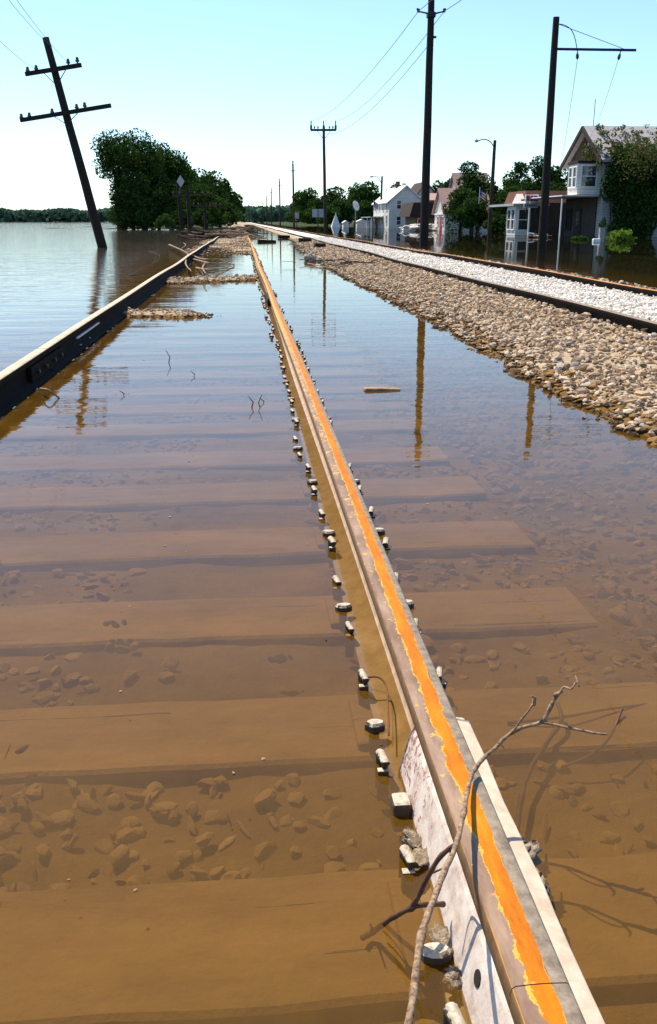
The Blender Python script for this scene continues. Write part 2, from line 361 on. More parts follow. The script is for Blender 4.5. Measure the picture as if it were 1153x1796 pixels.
ms = N(t,'ShaderNodeMixShader'); t.links.new(tr.outputs[0], ms.inputs[1]); t.links.new(df.outputs[0], ms.inputs[2])
murk = N(t,'ShaderNodeMapRange'); murk.inputs[1].default_value = .35; murk.inputs[2].default_value = .7; murk.inputs[3].default_value = .32; murk.inputs[4].default_value = .58
t.links.new(noise(t, 2.2, 8, .72, P), murk.inputs[0]); t.links.new(murk.outputs[0], ms.inputs[0])
mo = N(t,'ShaderNodeMixShader'); t.links.new(fr.outputs[0], mo.inputs[0]); t.links.new(ms.outputs[0], mo.inputs[1]); t.links.new(gl.outputs[0], mo.inputs[2])
t.links.new(mo.outputs[0], N(t,'ShaderNodeOutputMaterial').inputs[0])
w = MB().add([(-6000,-400,0),(6000,-400,0),(6000,7000,0),(-6000,7000,0)], [(0,1,2,3)]).build('flood_water', m); tag(w, kind='structure')

# ------------------------------------------------------------------ stones (one mesh each: nobody could count them)
def ico(sub):
    p_ = (1+5**.5)/2
    v = np.array([(-1,p_,0),(1,p_,0),(-1,-p_,0),(1,-p_,0),(0,-1,p_),(0,1,p_),(0,-1,-p_),(0,1,-p_),(p_,0,-1),(p_,0,1),(-p_,0,-1),(-p_,0,1)], float)
    v /= np.linalg.norm(v[0])
    f = [(0,11,5),(0,5,1),(0,1,7),(0,7,10),(0,10,11),(1,5,9),(5,11,4),(11,10,2),(10,7,6),(7,1,8),(3,9,4),(3,4,2),(3,2,6),(3,6,8),(3,8,9),(4,9,5),(2,4,11),(6,2,10),(8,6,7),(9,8,1)]
    for _ in range(sub):
        v = list(map(tuple, v)); nf = []; cache = {}
        def mid(i, j):
            k_ = (min(i,j), max(i,j))
            if k_ not in cache:
                c_ = np.array(v[i])+np.array(v[j]); v.append(tuple(c_/np.linalg.norm(c_))); cache[k_] = len(v)-1
            return cache[k_]
        for a_, b_, c_ in f:
            x_, y2, z_ = mid(a_,b_), mid(b_,c_), mid(c_,a_); nf += [(a_,x_,z_),(b_,y2,x_),(c_,z_,y2),(x_,y2,z_)]
        f = nf; v = np.array(v)
    return np.array(v), np.array(f)
def stones(name, pos, size, material, sub=0, smooth_=False, flat=(.45,.75), parent=None, jag=.28):
    n = len(pos); V, Fc = ico(sub); k_ = len(V)
    # random rotation
    q = rng.normal(size=(n,4)); q /= np.linalg.norm(q, axis=1)[:,None]; w_,x_,y_,z_ = q.T
    Rm = np.stack([1-2*(y_*y_+z_*z_),2*(x_*y_-z_*w_),2*(x_*z_+y_*w_),2*(x_*y_+z_*w_),1-2*(x_*x_+z_*z_),2*(y_*z_-x_*w_),2*(x_*z_-y_*w_),2*(y_*z_+x_*w_),1-2*(x_*x_+y_*y_)],1).reshape(n,3,3)
    bank_ = 24; D_ = 1+rng.normal(size=(bank_,k_))*jag*.55
    U = V[None]*D_[:,:,None]                                  # bank of shapes
    U = U[rng.integers(0,bank_,n)]
    # cut flat faces: clamp along random axes
    for _ in range(3):
        d_ = rng.normal(size=(n,3)); d_ /= np.linalg.norm(d_,axis=1)[:,None]; lim = rng.uniform(.45,.8,n)
        pr = np.einsum('nkj,nj->nk', U, d_); ex = np.clip(pr-lim[:,None],0,None); U = U-ex[:,:,None]*d_[:,None,:]
    sc = np.stack([rng.uniform(.8,1.35,n), rng.uniform(.7,1.1,n), rng.uniform(*flat,n)],1)
    U = U*sc[:,None,:]
    tilt = rng.uniform(0,.6,n)[:,None,None]
    az = rng.uniform(0,6.28,n); cz, sz = np.cos(az), np.sin(az)
    U1 = np.einsum('nij,nkj->nki', Rm, U)
    U2 = np.stack([U[:,:,0]*cz[:,None]-U[:,:,1]*sz[:,None], U[:,:,0]*sz[:,None]+U[:,:,1]*cz[:,None], U[:,:,2]],2)
    U = U2*(1-tilt)+U1*tilt
    U = U*np.asarray(size)[:,None,None]/2+pos[:,None,:]
    Ff = (Fc[None]+(np.arange(n)*k_)[:,None,None]).reshape(-1,3)
    return np_mesh(name, U.reshape(-1,3), Ff, material, parent, smooth_)
def scatter(a0, a1, s0, s1, dens, lift=.3, smin=.035, smax=.075, keep=None):
    n = int((a1-a0)*(s1-s0)*dens); a_ = rng.uniform(a0,a1,n); s_ = rng.uniform(s0,s1,n)
    if keep is not None: kk = keep(a_,s_); a_, s_ = a_[kk], s_[kk]
    sz = smin+(smax-smin)*rng.beta(1.6,3,len(a_)); z_ = ground_z(a_,s_)+sz*lift*rng.uniform(0,1,len(a_))
    return np.stack([a_,s_,z_],1), sz
def join(*ps): return np.concatenate([p[0] for p in ps]), np.concatenate([p[1] for p in ps])
pos, sz = join(scatter(1.48,3.02,2.6,9,600,.45,.03,.085), scatter(1.48,3.02,9,20,420,.45,.035,.085), scatter(1.5,3.02,20,45,170,.5,.06,.11), scatter(4.64,5.4,4,30,120,.5,.05,.09))
tag(stones('ballast_gravel', pos, sz, M['stone_tan'], 0), kind='stuff', label='tan muddy ballast stones on the bank beside the flooded track', cat='gravel')
pos, sz = join(scatter(3.08,4.53,4,16,460,.4,.03,.07), scatter(3.08,4.53,16,50,190,.4,.04,.08))
tag(stones('white_gravel', pos, sz, M['stone_white'], 0), kind='stuff', label='sun-bleached white ballast between the two right-hand rails', cat='gravel')
pos, sz = join(scatter(-1.1,.2,13.1,15.9,520,.5,.03,.07,lambda a,s: ground_z(a,s)>-.03), scatter(-1.1,-.2,8.2,9.5,900,.5,.02,.055,lambda a,s: ground_z(a,s)>-.035),
    scatter(-2.2,.2,20,60,45,.5,.05,.10,lambda a,s: ground_z(a,s)>-.02))
tag(stones('gravel_bar', pos, sz, M['stone_tan'], 0), kind='stuff', label='low bars of gravel breaking the water between the rails', cat='gravel')

TIE0, TIESP = 1.395, .517                 # first tie's spike line, spacing
def between(a, s):                       # stones lie between the ties
    f_ = ((s-(TIE0+.10))/TIESP) % 1; return (a > .86) | (a < -1.8) | ((f_ > .27) & (f_ < .73))
def patch(a, s): return between(a, s) & (vnoise(a*1.8+3, s*1.6, 11) > .33)
pos, sz = join(scatter(-1.95,1.0,.5,8,420,.25,.02,.05,patch), scatter(.86,1.8,1.0,12,330,.35,.02,.06), scatter(.86,1.75,1.2,12,150,.30,.04,.09), scatter(-.8,-.02,1.04,1.37,560,.40,.03,.058), scatter(-.9,-.1,1.72,1.98,90,.3,.03,.07), scatter(-2,-.3,2.3,2.5,60,.3,.03,.07), scatter(.2,.85,.9,6,40,.3,.035,.08,between))
so_ = stones('sunken_gravel', pos, sz, M['siltstone'], 1, False, (.35,.6), jag=.20)
tag(so_, kind='stuff', label='silted stones lying on the bottom under shallow brown water', cat='gravel')

# ------------------------------------------------------------------ rails
def rail_profile():
    L = [(-.066,-.031),(-.066,-.022),(-.030,-.012),(-.012,-.001),(-.008,.012),(-.008,.062),(-.013,.072),(-.027,.078),(-.031,.083),(-.031,.103),(-.0297,.1085),(-.026,.1112),(-.012,.1120),(0,.1123)]
    return L+[(-x, z) for x, z in L[-2::-1]]
def wob(xc, s):                          # old track is never quite straight
    return .010*math.sin(s*.23+xc)+.006*math.sin(s*.61+2*xc), .006*math.sin(s*.35+1.7*xc)-.004*math.sin(s*.9+xc)
def rail(name, xc, s0, s1, mats, dz=0, step=.25, w0=1):
    prof = rail_profile(); n = len(prof); k_ = max(2, int((s1-s0)/step)+1); mb = MB()
    ss = np.linspace(s0, s1, k_)
    for s in ss:
        wx, wz = wob(xc, s); wx *= w0*min(1,s/6); wz *= w0*min(1,s/6)
        mb.v += [(xc+u+wx, s, v+dz+wz) for u, v in prof]
    def mi(i):
        z0, z1 = prof[i][1], prof[(i+1)%n][1]; zz = (z0+z1)/2
        return 0 if zz > .1085 else (3 if zz > .080 else (2 if zz < .006 else 1))
    for j in range(k_-1):
        for i in range(n):
            i2 = (i+1)%n; mb.f.append((j*n+i, j*n+i2, (j+1)*n+i2, (j+1)*n+i)); mb.m.append(mi(i))
    mb.f.append(tuple(range(n))); mb.m.append(1); mb.f.append(tuple((k_-1)*n+i for i in range(n))[::-1]); mb.m.append(1)
    o = mb.build(name, mats, smooth=True)
    o.data.shade_smooth() if False else None
    es = o.modifiers.new('split', 'EDGE_SPLIT'); es.split_angle = R(50)
    return o
mm = [M['head_mid'], M['webmud'], M['foot'], M['head_side']]
r1 = rail('steel_rail', XM, .716, 10.25, mm); tag(r1, 'rusty rail with an orange streak running from the lower right corner up the middle', 'rail')
r0 = rail('steel_rail', XM, -.6, .7145, mm); tag(r0, 'short end of rusty rail past the joint gap at the bottom edge', 'rail')
r2 = rail('steel_rail', XM, 10.26, 46, mm, step=.6); tag(r2, 'far length of the middle rusty rail beyond the dark joint lump', 'rail')
XL = -1.175
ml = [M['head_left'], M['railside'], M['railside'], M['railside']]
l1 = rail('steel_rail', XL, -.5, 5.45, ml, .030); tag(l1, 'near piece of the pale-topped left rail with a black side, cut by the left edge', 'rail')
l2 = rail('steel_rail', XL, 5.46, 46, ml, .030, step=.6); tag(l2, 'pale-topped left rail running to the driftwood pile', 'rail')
mn = [M['head_tan'], M['railside'], M['railside'], M['railside']]; mf = [M['head_orange'], M['railside'], M['railside'], M['railside']]
n1 = rail('steel_rail', 3.05, 1, 420, mn, .008, 1.2, 1.5); tag(n1, 'tan-topped rail on the brown gravel shoulder, nearer rail of the right track', 'rail')
n2 = rail('steel_rail', 4.56, 1, 420, mf, .010, 1.2, 1.5); tag(n2, 'orange-topped farther rail of the right track, beside the flooded street', 'rail')
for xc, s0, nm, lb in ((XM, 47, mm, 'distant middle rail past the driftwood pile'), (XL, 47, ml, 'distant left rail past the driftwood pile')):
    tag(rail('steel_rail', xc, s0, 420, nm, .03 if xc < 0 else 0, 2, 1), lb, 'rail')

# joint bars of the near joint (dry, angle bars) with bolts
def sweep_bar(poly, s0, s1, material, parent, name='joint_bar', wav=0, n=24):
    mb = MB(); k_ = len(poly); ss = np.linspace(s0, s1, n)
    for j, s in enumerate(ss):
        w_ = wav*(math.sin(s*21)+.6*math.sin(s*47+1))
        mb.v += [(x+(w_ if z < .1 else 0)*(1 if abs(x-XM) > .03 else 0), s, z) for x, z in poly]
    for j in range(n-1):
        for i in range(k_): i2 = (i+1)%k_; mb.f.append((j*k_+i, j*k_+i2, (j+1)*k_+i2, (j+1)*k_+i)); mb.m.append(0)
    mb.f.append(tuple(range(k_))); mb.m.append(0); mb.f.append(tuple((n-1)*k_+i for i in range(k_))[::-1]); mb.m.append(0)
    return mb.build(name, material, parent, bevel=.002)
lb = [(XM-.008,.070),(XM-.026,.0755),(XM-.0305,.068),(XM-.036,.050),(XM-.045,.014),(XM-.049,-.002),(XM-.049,-.014),(XM-.02,-.011),(XM-.008,.002)]
jb = sweep_bar(lb, .05, 1.27, M['bar'], r1, wav=.0008); jb['label'] = 'whitish joint bar with pinkish flaking patches'
rb = [(XM+.008,.070),(XM+.026,.0755),(XM+.032,.064),(XM+.040,.042),(XM+.084,.031),(XM+.087,.016),(XM+.04,.010),(XM+.02,-.004),(XM+.008,.002)]
jr = sweep_bar(rb, .05, 1.355, M['barcream'], r1, wav=.0012); jr['label'] = 'cream mud-dried joint bar on the right side'
for s in (.80, .985, 1.17):
    mb = MB(); mb.tube([(XM-.030,s,.0375),(XM-.0402,s,.0402)], [.0095,.0095], 12)
    if s < .9: mb.build('bolt_hole', M['darkwood'], jb, smooth=False)
# dried mud lumps stuck on the right bar
for x_, y_, z_, d_ in ((.086,1.03,.018,.042),(.094,1.0,.008,.04),(.090,.97,.01,.03),(.086,1.06,.022,.028),(.036,.80,.072,.018),(.038,.775,.07,.018)):
    stones('mud_lump', np.array([[XM+x_,y_,z_]]), np.array([d_]), M['lump'], 2, True, parent=jr, jag=.5)
for x_, y_, z_, d_ in ((-.056,1.09,.002,.05),(-.060,1.05,.004,.036),(-.056,.90,.000,.045),(-.054,.84,.0,.04)):
    stones('mud_lump', np.array([[XM+x_,y_,z_]]), np.array([d_]), M['lump'], 2, True, parent=jb, jag=.5)
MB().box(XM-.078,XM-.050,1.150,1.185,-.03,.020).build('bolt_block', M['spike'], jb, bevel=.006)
# far joint of the middle rail and joint of the left rail
for par, xc, s in ((r2, XM, 10.25), (l2, XL, 5.45)):
    for sg in (-1, 1):
        b_ = MB().box(min(xc+sg*.010,xc+sg*.040), max(xc+sg*.010,xc+sg*.040), s-.45, s+.45, -.01+(.03 if xc < 0 else 0), .070+(.03 if xc < 0 else 0)).build('joint_bar', M['railside'] if xc < 0 else M['darkwood'], par, bevel=.006)
        for q in (-.33,-.12,.12,.33):
            MB().tube([(xc+sg*.040,s+q,.034+(.03 if xc < 0 else 0)),(xc+sg*.058,s+q,.034+(.03 if xc < 0 else 0))], .013, 6).build('bolt_and_hole_light', M['spikedark'] if xc < 0 else M['rust'], b_)
# white strip and dots painted as light through holes in the left rail side
for q, l_ in ((6.55,.0),(6.95,.0)): MB().tube([(XL+.030,q,.016),(XL+.042,q,.016)], .014, 8).build('bolt_and_hole_light', M['whitetrim'], l2)
MB().box(XL+.0075, XL+.030, 6.5, 7.5, .072, .084).build('slot_light_strip', M['whitetrim'], l2)

# ------------------------------------------------------------------ ties with plates, spikes and anchors
def make_tie(detail=2):
    root = empty('wooden_tie', (0,0,0))
    mb = MB(); n = 26; L0, L1 = -1.75, .80; w_ = .235
    # beam with slightly uneven edges
    for i in range(n+1):
        x = L0+(L1-L0)*i/n; e = (random.random()-.5)*.008; e2 = (random.random()-.5)*.008; zt = -.046+(random.random()-.5)*.003
        mb.v += [(x, -.017+e, -.22), (x, -.017+e, zt-.006), (x, -.010+e, zt), (x, w_-.024+e2, zt), (x, w_-.017+e2, zt-.006), (x, w_-.017+e2, -.22)]
    for i in range(n):
        for k_ in range(5): mb.f.append((i*6+k_, (i+1)*6+k_, (i+1)*6+k_+1, i*6+k_+1)); mb.m.append(0)
    mb.f += [(5,4,3,2,1,0), tuple(n*6+k_ for k_ in range(6))]; mb.m += [0,0]
    mb.build('beam', M['siltwood'], root)
    for xc in (XM, XL):
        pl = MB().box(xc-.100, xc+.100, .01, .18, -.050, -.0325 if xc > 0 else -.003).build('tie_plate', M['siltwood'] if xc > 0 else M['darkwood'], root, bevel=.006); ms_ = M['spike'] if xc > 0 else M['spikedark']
        for sg in (-1, 1):
            r_ = random.uniform
            # spike: neck + oval offset head
            mb = MB(); up = 0 if xc > 0 else -.014; sx = xc+sg*.073; hy = r_(-.004,.006); top = .0165+r_(-.004,.004)+up
            mb.box(sx-.008, sx+.008, hy-.008, hy+.008, -.045, top-.012, 0)
            jr_ = [r_(.85,1.12) for _ in range(10)]
            pts = [(sx-sg*.002+.019*math.cos(u)*jr_[int(u/6.2832*10+.5)%10], hy+.0125*math.sin(u)*jr_[int(u/6.2832*10+.5)%10]) for u in np.linspace(0, 2*math.pi, 11)[:-1]]
            vs = [(x,y,top-.017) for x,y in pts]+[(x,y,top-.005) for x,y in pts]+[(sx-sg*.002+(x-sx+sg*.002)*.8, hy+(y-hy)*.7, top) for x,y in pts]
            fs = [tuple(range(10))[::-1], tuple(range(20,30))]+[(i,(i+1)%10,10+(i+1)%10,10+i) for i in range(10)]+[(10+i,10+(i+1)%10,20+(i+1)%10,20+i) for i in range(10)]
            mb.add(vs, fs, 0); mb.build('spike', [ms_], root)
            # rail anchors gripping the foot on either face of the tie
            for dy, hh in ((.165,.017+up), (-.115,.020+up)):
                ax_ = xc+sg*(.073+r_(-.002,.003)); hh += r_(-.006,.004); rr = r_(.0065,.0095)
                mb = MB().tube([(ax_, dy+.020, -.05),(ax_, dy+.018, hh-.010),(ax_+sg*.002, dy+.012, hh),(ax_-sg*.004, dy-.012, hh-.004),(ax_, dy-.016, hh-.03)], [rr,rr,rr,rr*.95,rr*.8], 8)
                mb.box(ax_-.009, ax_+.009, dy-.020, dy-.008, -.05, hh-.014)
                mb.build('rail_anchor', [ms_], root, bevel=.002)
    return root
ordn = ['nearest','second','third','fourth','fifth','sixth','seventh','eighth','ninth','tenth','eleventh','twelfth','thirteenth','fourteenth','fifteenth','sixteenth','seventeenth','eighteenth','nineteenth','twentieth']
def tens(n):
    if n%10 == 0: return ['twentieth','thirtieth','fortieth','fiftieth','sixtieth'][n//10-2]
    return ['twenty','thirty','forty','fifty','sixty'][n//10-2]+'-'+['first','second','third','fourth','fifth','sixth','seventh','eighth','ninth'][n%10-1]
protos = [make_tie(), make_tie(), make_tie()]
used = set()
for i in range(62):
    s = TIE0-TIESP+TIESP*i+(0 if i < 3 else random.uniform(-.03,.03))
    k_ = i%3
    o = protos[k_] if k_ not in used else copy_tree(protos[k_]); used.add(k_)
    o.location = (random.uniform(-.02,.03) if i > 2 else 0, s, random.uniform(-.006,.004)); o.rotation_euler = (random.uniform(-.006,.006), random.uniform(-.003,.003), random.uniform(-.012,.012))
    on = ordn[i] if i < 20 else tens(i+1)
    lab = 'silted wooden tie under the rusty middle rail, %s from the bottom of the photo' % on
    if i >= 20: lab = 'wet dark tie between the flooded rails, %s counting up from the bottom' % on
    tag(o, lab, 'railroad tie', 'ties of the flooded left track')

# ------------------------------------------------------------------ foreground dead branch
def Pz(*l): return [atZ(px, py, z) for px, py, z in l]
def cr(pts, n=5):                        # smooth a polyline
    out = []; P_ = [pts[0]]+list(pts)+[pts[-1]]
    for i in range(1, len(P_)-2):
        for k_ in range(n):
            u = k_/n; a, b, c, d = P_[i-1:i+3]
            out.append(.5*((2*b)+(-a+c)*u+(2*a-5*b+4*c-d)*u*u+(-a+3*b-3*c+d)*u**3))
    out.append(pts[-1]); return out
def limb(mb, pts, r0, r1, mi=0, n=8, sm=4, knob=0):
    c_ = cr(pts, sm); k_ = len(c_)
    rad = [r0+(r1-r0)*i/(k_-1) for i in range(k_)]
    rad = [r*(1+.10*math.sin(i*1.9)+(knob if i%(sm*2) == 0 else 0)) for i, r in enumerate(rad)]
    c_ = [p+Vector((random.uniform(-1,1),random.uniform(-1,1),random.uniform(-1,1)))*r0*.12 for p in c_]
    mb.tube(c_, rad, n, mi)
def Pt(*l): return [atZ(px, py, max(z-.063, -.03)) for px, py, z in l]
tw = MB()
limb(tw, Pt((712,1830,.27),(727,1735,.27),(739,1640,.26),(757,1588,.25),(778,1532,.235),(800,1483,.22),(814,1425,.205),(822,1380,.19),(834,1347,.187),(868,1312,.20),(903,1282,.225),(953,1266,.25)), .0037, .0027, 0, 10, 4, .28)
limb(tw, Pt((953,1266,.25),(966,1240,.27),(978,1216,.29)), .0031, .0030, 0, 8)
limb(tw, Pt((974,1220,.288),(986,1212,.29)), .004, .0022)
limb(tw, Pt((980,1218,.29),(990,1205,.30),(1002,1208,.31),(1012,1196,.32),(1016,1204,.325),(1009,1184,.33)), .0018, .0010, 0, 6, 5)
limb(tw, Pt((953,1266,.25),(1000,1277,.25),(1040,1285,.25),(1066,1288,.25)), .0023, .0013, 0, 8, 4, .3)
limb(tw, Pt((898,1287,.222),(915,1262,.25),(932,1240,.27),(937,1222,.28)), .0018, .0013, 0, 6)
limb(tw, Pt((936,1236,.27),(938,1224,.285),(932,1221,.29)), .003, .001, 0, 6)
limb(tw, Pt((875,1302,.205),(884,1312,.19)), .0018, .0008, 0, 6)
limb(tw, Pt((801,1480,.22),(775,1500,.20),(752,1535,.17),(735,1570,.14),(722,1592,.12)), .0030, .0034, 1, 8)
limb(tw, Pt((790,1490,.21),(789,1515,.18),(757,1532,.165)), .0016, .0012, 1, 6)
limb(tw, Pt((778,1586,.10),(745,1587,.12),(722,1592,.12),(685,1612,.08),(655,1634,.03),(636,1645,-.01)), .0030, .0040, 1, 8, 4, .35)
limb(tw, Pt((655,1634,.03),(650,1622,.05),(652,1630,.06)), .002, .001, 1, 6)
limb(tw, Pt((672,1632,.03),(694,1655,.0),(715,1690,-.04),(738,1740,-.06)), .0012, .0008, 1, 6)
b_ = tw.build('dead_branch', [M['twig'], M['twigdark']], smooth=True)
tag(b_, 'long bare forked branch lying across the near end of the rusty rail', 'branch')
sk = MB()
limb(sk, Pz((905,1470,-.045),(915,1400,-.04),(930,1350,-.035),(962,1300,-.03),(985,1262,-.02),(978,1235,-.015)), .0045, .004, 0)
limb(sk, Pz((890,1268,-.04),(985,1258,-.03),(1060,1245,-.035),(1140,1234,-.045)), .003, .002, 0)
limb(sk, Pz((985,1345,-.045),(1035,1325,-.03),(1070,1292,-.01),(1092,1243,.012)), .003, .0022, 0)
tag(sk.build('sunken_branch', M['twigdark'], smooth=True), 'dark reddish branch sunk in the shallow water right of the joint bar', 'branch')
# small debris
def wire_thing(name, pts, r0, r1, material, label, cat, group=None, n=6):
    mb = MB(); limb(mb, pts, r0, r1, 0, n); return tag(mb.build(name, material, smooth=True), label, cat, group)
wire_thing('bent_reed', Pz((72,682,.03),(85,684,.045),(104,698,.0)), .006, .004, M['driftwood'], 'yellowish bent reed sticking from the water beside the left rail', 'reed')
for (x, y), h_, lb_ in (((441,704),14,'two dark twigs standing upright in the calm water left of the rail'),((339,656),7,'tiny twig poking from the water below the gravel bar'),((296,625),14,'thin bent twig in the water just below the gravel bar'),((460,703),7,'small dark twig close to the spikes, beside the paired twigs'),((215,690),7,'little twig in the water near the pole reflection')):
    p0 = atZ(x, y+h_, -.01); sc_ = h_/(FPX/p0.y)
    mb = MB(); mb.tube([p0, p0+Vector((.01,0,sc_*.9)), p0+Vector((-.012,0,sc_*1.7))], [.0035,.003,.0015], 6)
    if x == 441: mb.tube([p0+Vector((.045,0,0)), p0+Vector((.035,0,.03)), p0+Vector((.052,0,.07))], [.003,.0025,.0015], 6)
    tag(mb.build('twig', M['twigdark']), lb_, 'twig')
# coil of wire on the rail foot, long grey stem along the foot
wire_thing('rusty_wire', Pz((644,1188,.02),(665,1188,.025),(678,1205,.02),(681,1240,.02),(682,1290,.015)), .0022,.0016, M['rust'], 'thin rusty wire curling round a spike on the rail foot', 'wire')
# scum flecks and leaf bits afloat
n_ = 150; fa = rng.uniform(-1.1,1.7,n_); fs_ = 1.0+9*rng.random(n_)**1.3; fz = np.full(n_,.0015)
tag(stones('floating_flecks', np.stack([fa,fs_,fz],1), rng.uniform(.003,.011,n_), M['lump'], 0, False, (.12,.25)), kind='stuff', label='scattered flecks of plant scum afloat between the rails', cat='scum')
# floating board
q = atZ(672, 684, .0)
mb = MB().box(-.10,.09,-.03,.03,-.012,.012); o = mb.build('floating_board', M['driftwood'], bevel=.008); o.location = q; o.rotation_euler = (0,.03,.05)
tag(o, 'small brown board floating alone between the two tracks', 'board')
for (x, y), lb_ in (((510,880),'small dark clod in the water left of the spikes'),((201,1094),'dark lump of mud just under the surface at left'),((492,1156),'tiny dark pebble showing left of the rail')):
    q = atZ(x, y, -.012); o = stones('mud_clod', np.array([[0.,0,0],[.02,.005,0],[-.018,.004,-.002]]), np.array([.03,.02,.02]), M['darkwood'], 1, True); o.location = q; tag(o, lb_, 'clod')
q = atZ(14, 1318, -.006); o = stones('pale_stone', np.array([[0.,0,0],[.02,.01,-.004]]), np.array([.04,.03]), M['stone_tan'], 1, True); o.location = q; tag(o, 'pale stone just breaking the surface at the left edge', 'stone')

# ------------------------------------------------------------------ driftwood and debris further up
def rnd(a): return random.uniform(-a, a)
def tangle(name, c, ext, n, r, mats, label, cat, lmin=.4, lmax=1.6, zs=.5):
    mb = MB()
    for i in range(n):
        p0 = Vector(c)+Vector((rnd(ext[0]),rnd(ext[1]),random.uniform(0,ext[2]))); L_ = random.uniform(lmin,lmax); az = rnd(3.14)
        p1 = p0+Vector((math.cos(az)*L_, math.sin(az)*L_, rnd(zs)*L_*.4)); mid = (p0+p1)/2+Vector((rnd(.1),rnd(.1),rnd(.06)))*L_
        for q in (p0, p1, mid): q.z = max(q.z, -.02)
        rr = r*random.uniform(.4,1.3); limb(mb, [p0, mid, p1], rr, rr*.5, random.randrange(len(mats)), 5, 3)
    return tag(mb.build(name, mats, smooth=True), label, cat)
c = atZ(372, 420, .0); tangle('driftwood_pile', c, (.75,1.0,.35), 90, .035, [M['darkwood'], M['darkwood'], M['driftwood']], 'dark pile of driftwood heaped against the left rail', 'driftwood')
mb = MB()
for i, (x0,y0,x1,y1,w_,z_) in enumerate(((360,409,432,405,.22,.28),(385,403,428,402,.3,.26),(398,413,432,407,.18,.22))):
    p0, p1 = atD(x0,y0,44+i), atD(x1,y1,44.4+i); p0.z = p1.z = z_; mb.bar(p0, p1, w_, .07)
tag(mb.build('stranded_planks', M['driftwood'], bevel=.01), 'weathered planks lying flat across both rails by the driftwood pile', 'planks')
for k_, (s, lb_) in enumerate(((52,'brown debris heaped on the track behind the planks'),(66,'low brown debris mound farther along the flooded track'),(88,'faint debris line on the track near the vanishing point'))):
    tangle('debris_heap', (-.5,s,.02), (1.1,2.5,.3), 70, .04, [M['darkwood'],M['darkwood'],M['driftwood']], lb_, 'debris')
mb = MB()
for l_ in (((297,429),(318,438),(332,446),(350,452)),((335,448),(360,455),(385,455),(412,466)),((340,455),(362,460),(375,462),(412,464)),((330,446),(326,462),(336,476)),((345,470),(372,473),(400,468)),((318,437),(326,430),(322,426)),((360,462),(356,470),(362,480))):
    pts = [atZ(x,y,.02+.12*math.sin(math.pi*min(1,j/3))+(.12 if j == 0 and l_[0][0] < 300 else 0)) for j,(x,y) in enumerate(l_)]
    limb(mb, pts, .022, .008, 0, 6, 4)
tag(mb.build('dead_branches', M['driftwood'], smooth=True), 'bare bleached branches draped over the left rail above the gravel bar', 'branch')
mb = MB()
for l_ in (((220,487),(250,470),(268,462),(275,448)),((225,484),(245,482),(262,478)),((262,440),(280,447),(272,462))):
    limb(mb, [atZ(x,y,.003) for x,y in l_], .009, .004, 0, 5, 4)
tag(mb.build('floating_twigs', M['darkwood']), 'thin dark twigs floating in the river left of the left rail', 'twigs')
# dark lumps along the right bank
for (x, y), sz_, lb_, m_ in (((468,425),(.75,.4,.10),'flat dark log end floating between the tracks in the distance','darkwood'),((561,434),(.34,.35,.13),'black timber stub on the gravel beside the near pole base','darkwood'),((535,424),(.5,.3,.14),'dark timber stub with a pale block on the far shoulder','darkwood'),((498,416),(.6,.35,.10),'small dark timber stub farthest up the shoulder','darkwood')):
    q = atZ(x, y, .06 if x > 480 else 0); o = MB().box(-sz_[0]/2,sz_[0]/2,-sz_[1]/2,sz_[1]/2,-.06,sz_[2]).build('timber_stub', M[m_], bevel=.03); o.location = q; o.rotation_euler = (0,.04,.1); tag(o, lb_, 'timber')
q = atZ(545, 456, .02); o = stones('boulder', np.array([[0.,0,0],[.18,.05,-.02]]), np.array([.42,.25]), M['concrete'], 2, True); o.location = q; tag(o, 'greenish grey boulder at the water edge where the bank meets the rail shoulder', 'boulder')
q = atZ(716, 442, .16); o = stones('white_rock', np.array([[0.,0,0]]), np.array([.2]), M['stone_white'], 1); o.location = q; tag(o, 'larger white rock lying against the orange rail left of the tall pole', 'rock')
for l_, r_, lb_ in ((((1070,566),(1100,575),(1130,578),(1155,585)),.012,'pale dry stick on the gravel below the near right rail at the frame edge'),(((1104,681),(1125,676),(1153,674)),.010,'pale straight stick among the stones at the right edge'),(((978,540),(1000,552),(1030,560),(1048,572)),.010,'thin brown root lying along the shoulder under the right track'),(((540,462),(580,470),(620,478),(625,486)),.012,'long thin stick at the water edge below the boulder')):
    pts = [atZ(x,y,.10 if y < 600 and x > 900 else .06) for x,y in l_]
    if x < 700: pts = [atZ(x,y,.02) for x,y in l_]
    wire_thing('dry_stick', pts, r_, r_*.6, M['driftwood'], lb_, 'stick')
tangle('brushwood', atZ(590,462,.05), (.8,1.2,.06), 22, .012, [M['driftwood'],M['darkwood']], 'dry brushwood scattered on the bank opposite the middle pole', 'brushwood', .3, .9, .2)

# ------------------------------------------------------------------ poles
def insulator(parent, p, s=1.0, up=Vector((0,0,1))):
    p = Vector(p); prof = [(0,.02),(.05,.02),(.055,.045),(.10,.05),(.11,.035),(.16,.035),(.19,.018)]
    return MB().tube([p+up*(h_*s) for h_, r_ in prof], [r_*s*1.3 for h_, r_ in prof], 7).build('insulator', M['glassins'], parent)
def taper_pole(p, q, r0, r1, material, parent, name='post'):
    p, q = Vector(p), Vector(q); n = 9
    return MB().tube([p.lerp(q, i/n)+Vector((rnd(r0*.04),rnd(r0*.04),0)) for i in range(n+1)], [r0+(r1-r0)*i/n for i in range(n+1)], 12).build(name, material, parent, smooth=False)
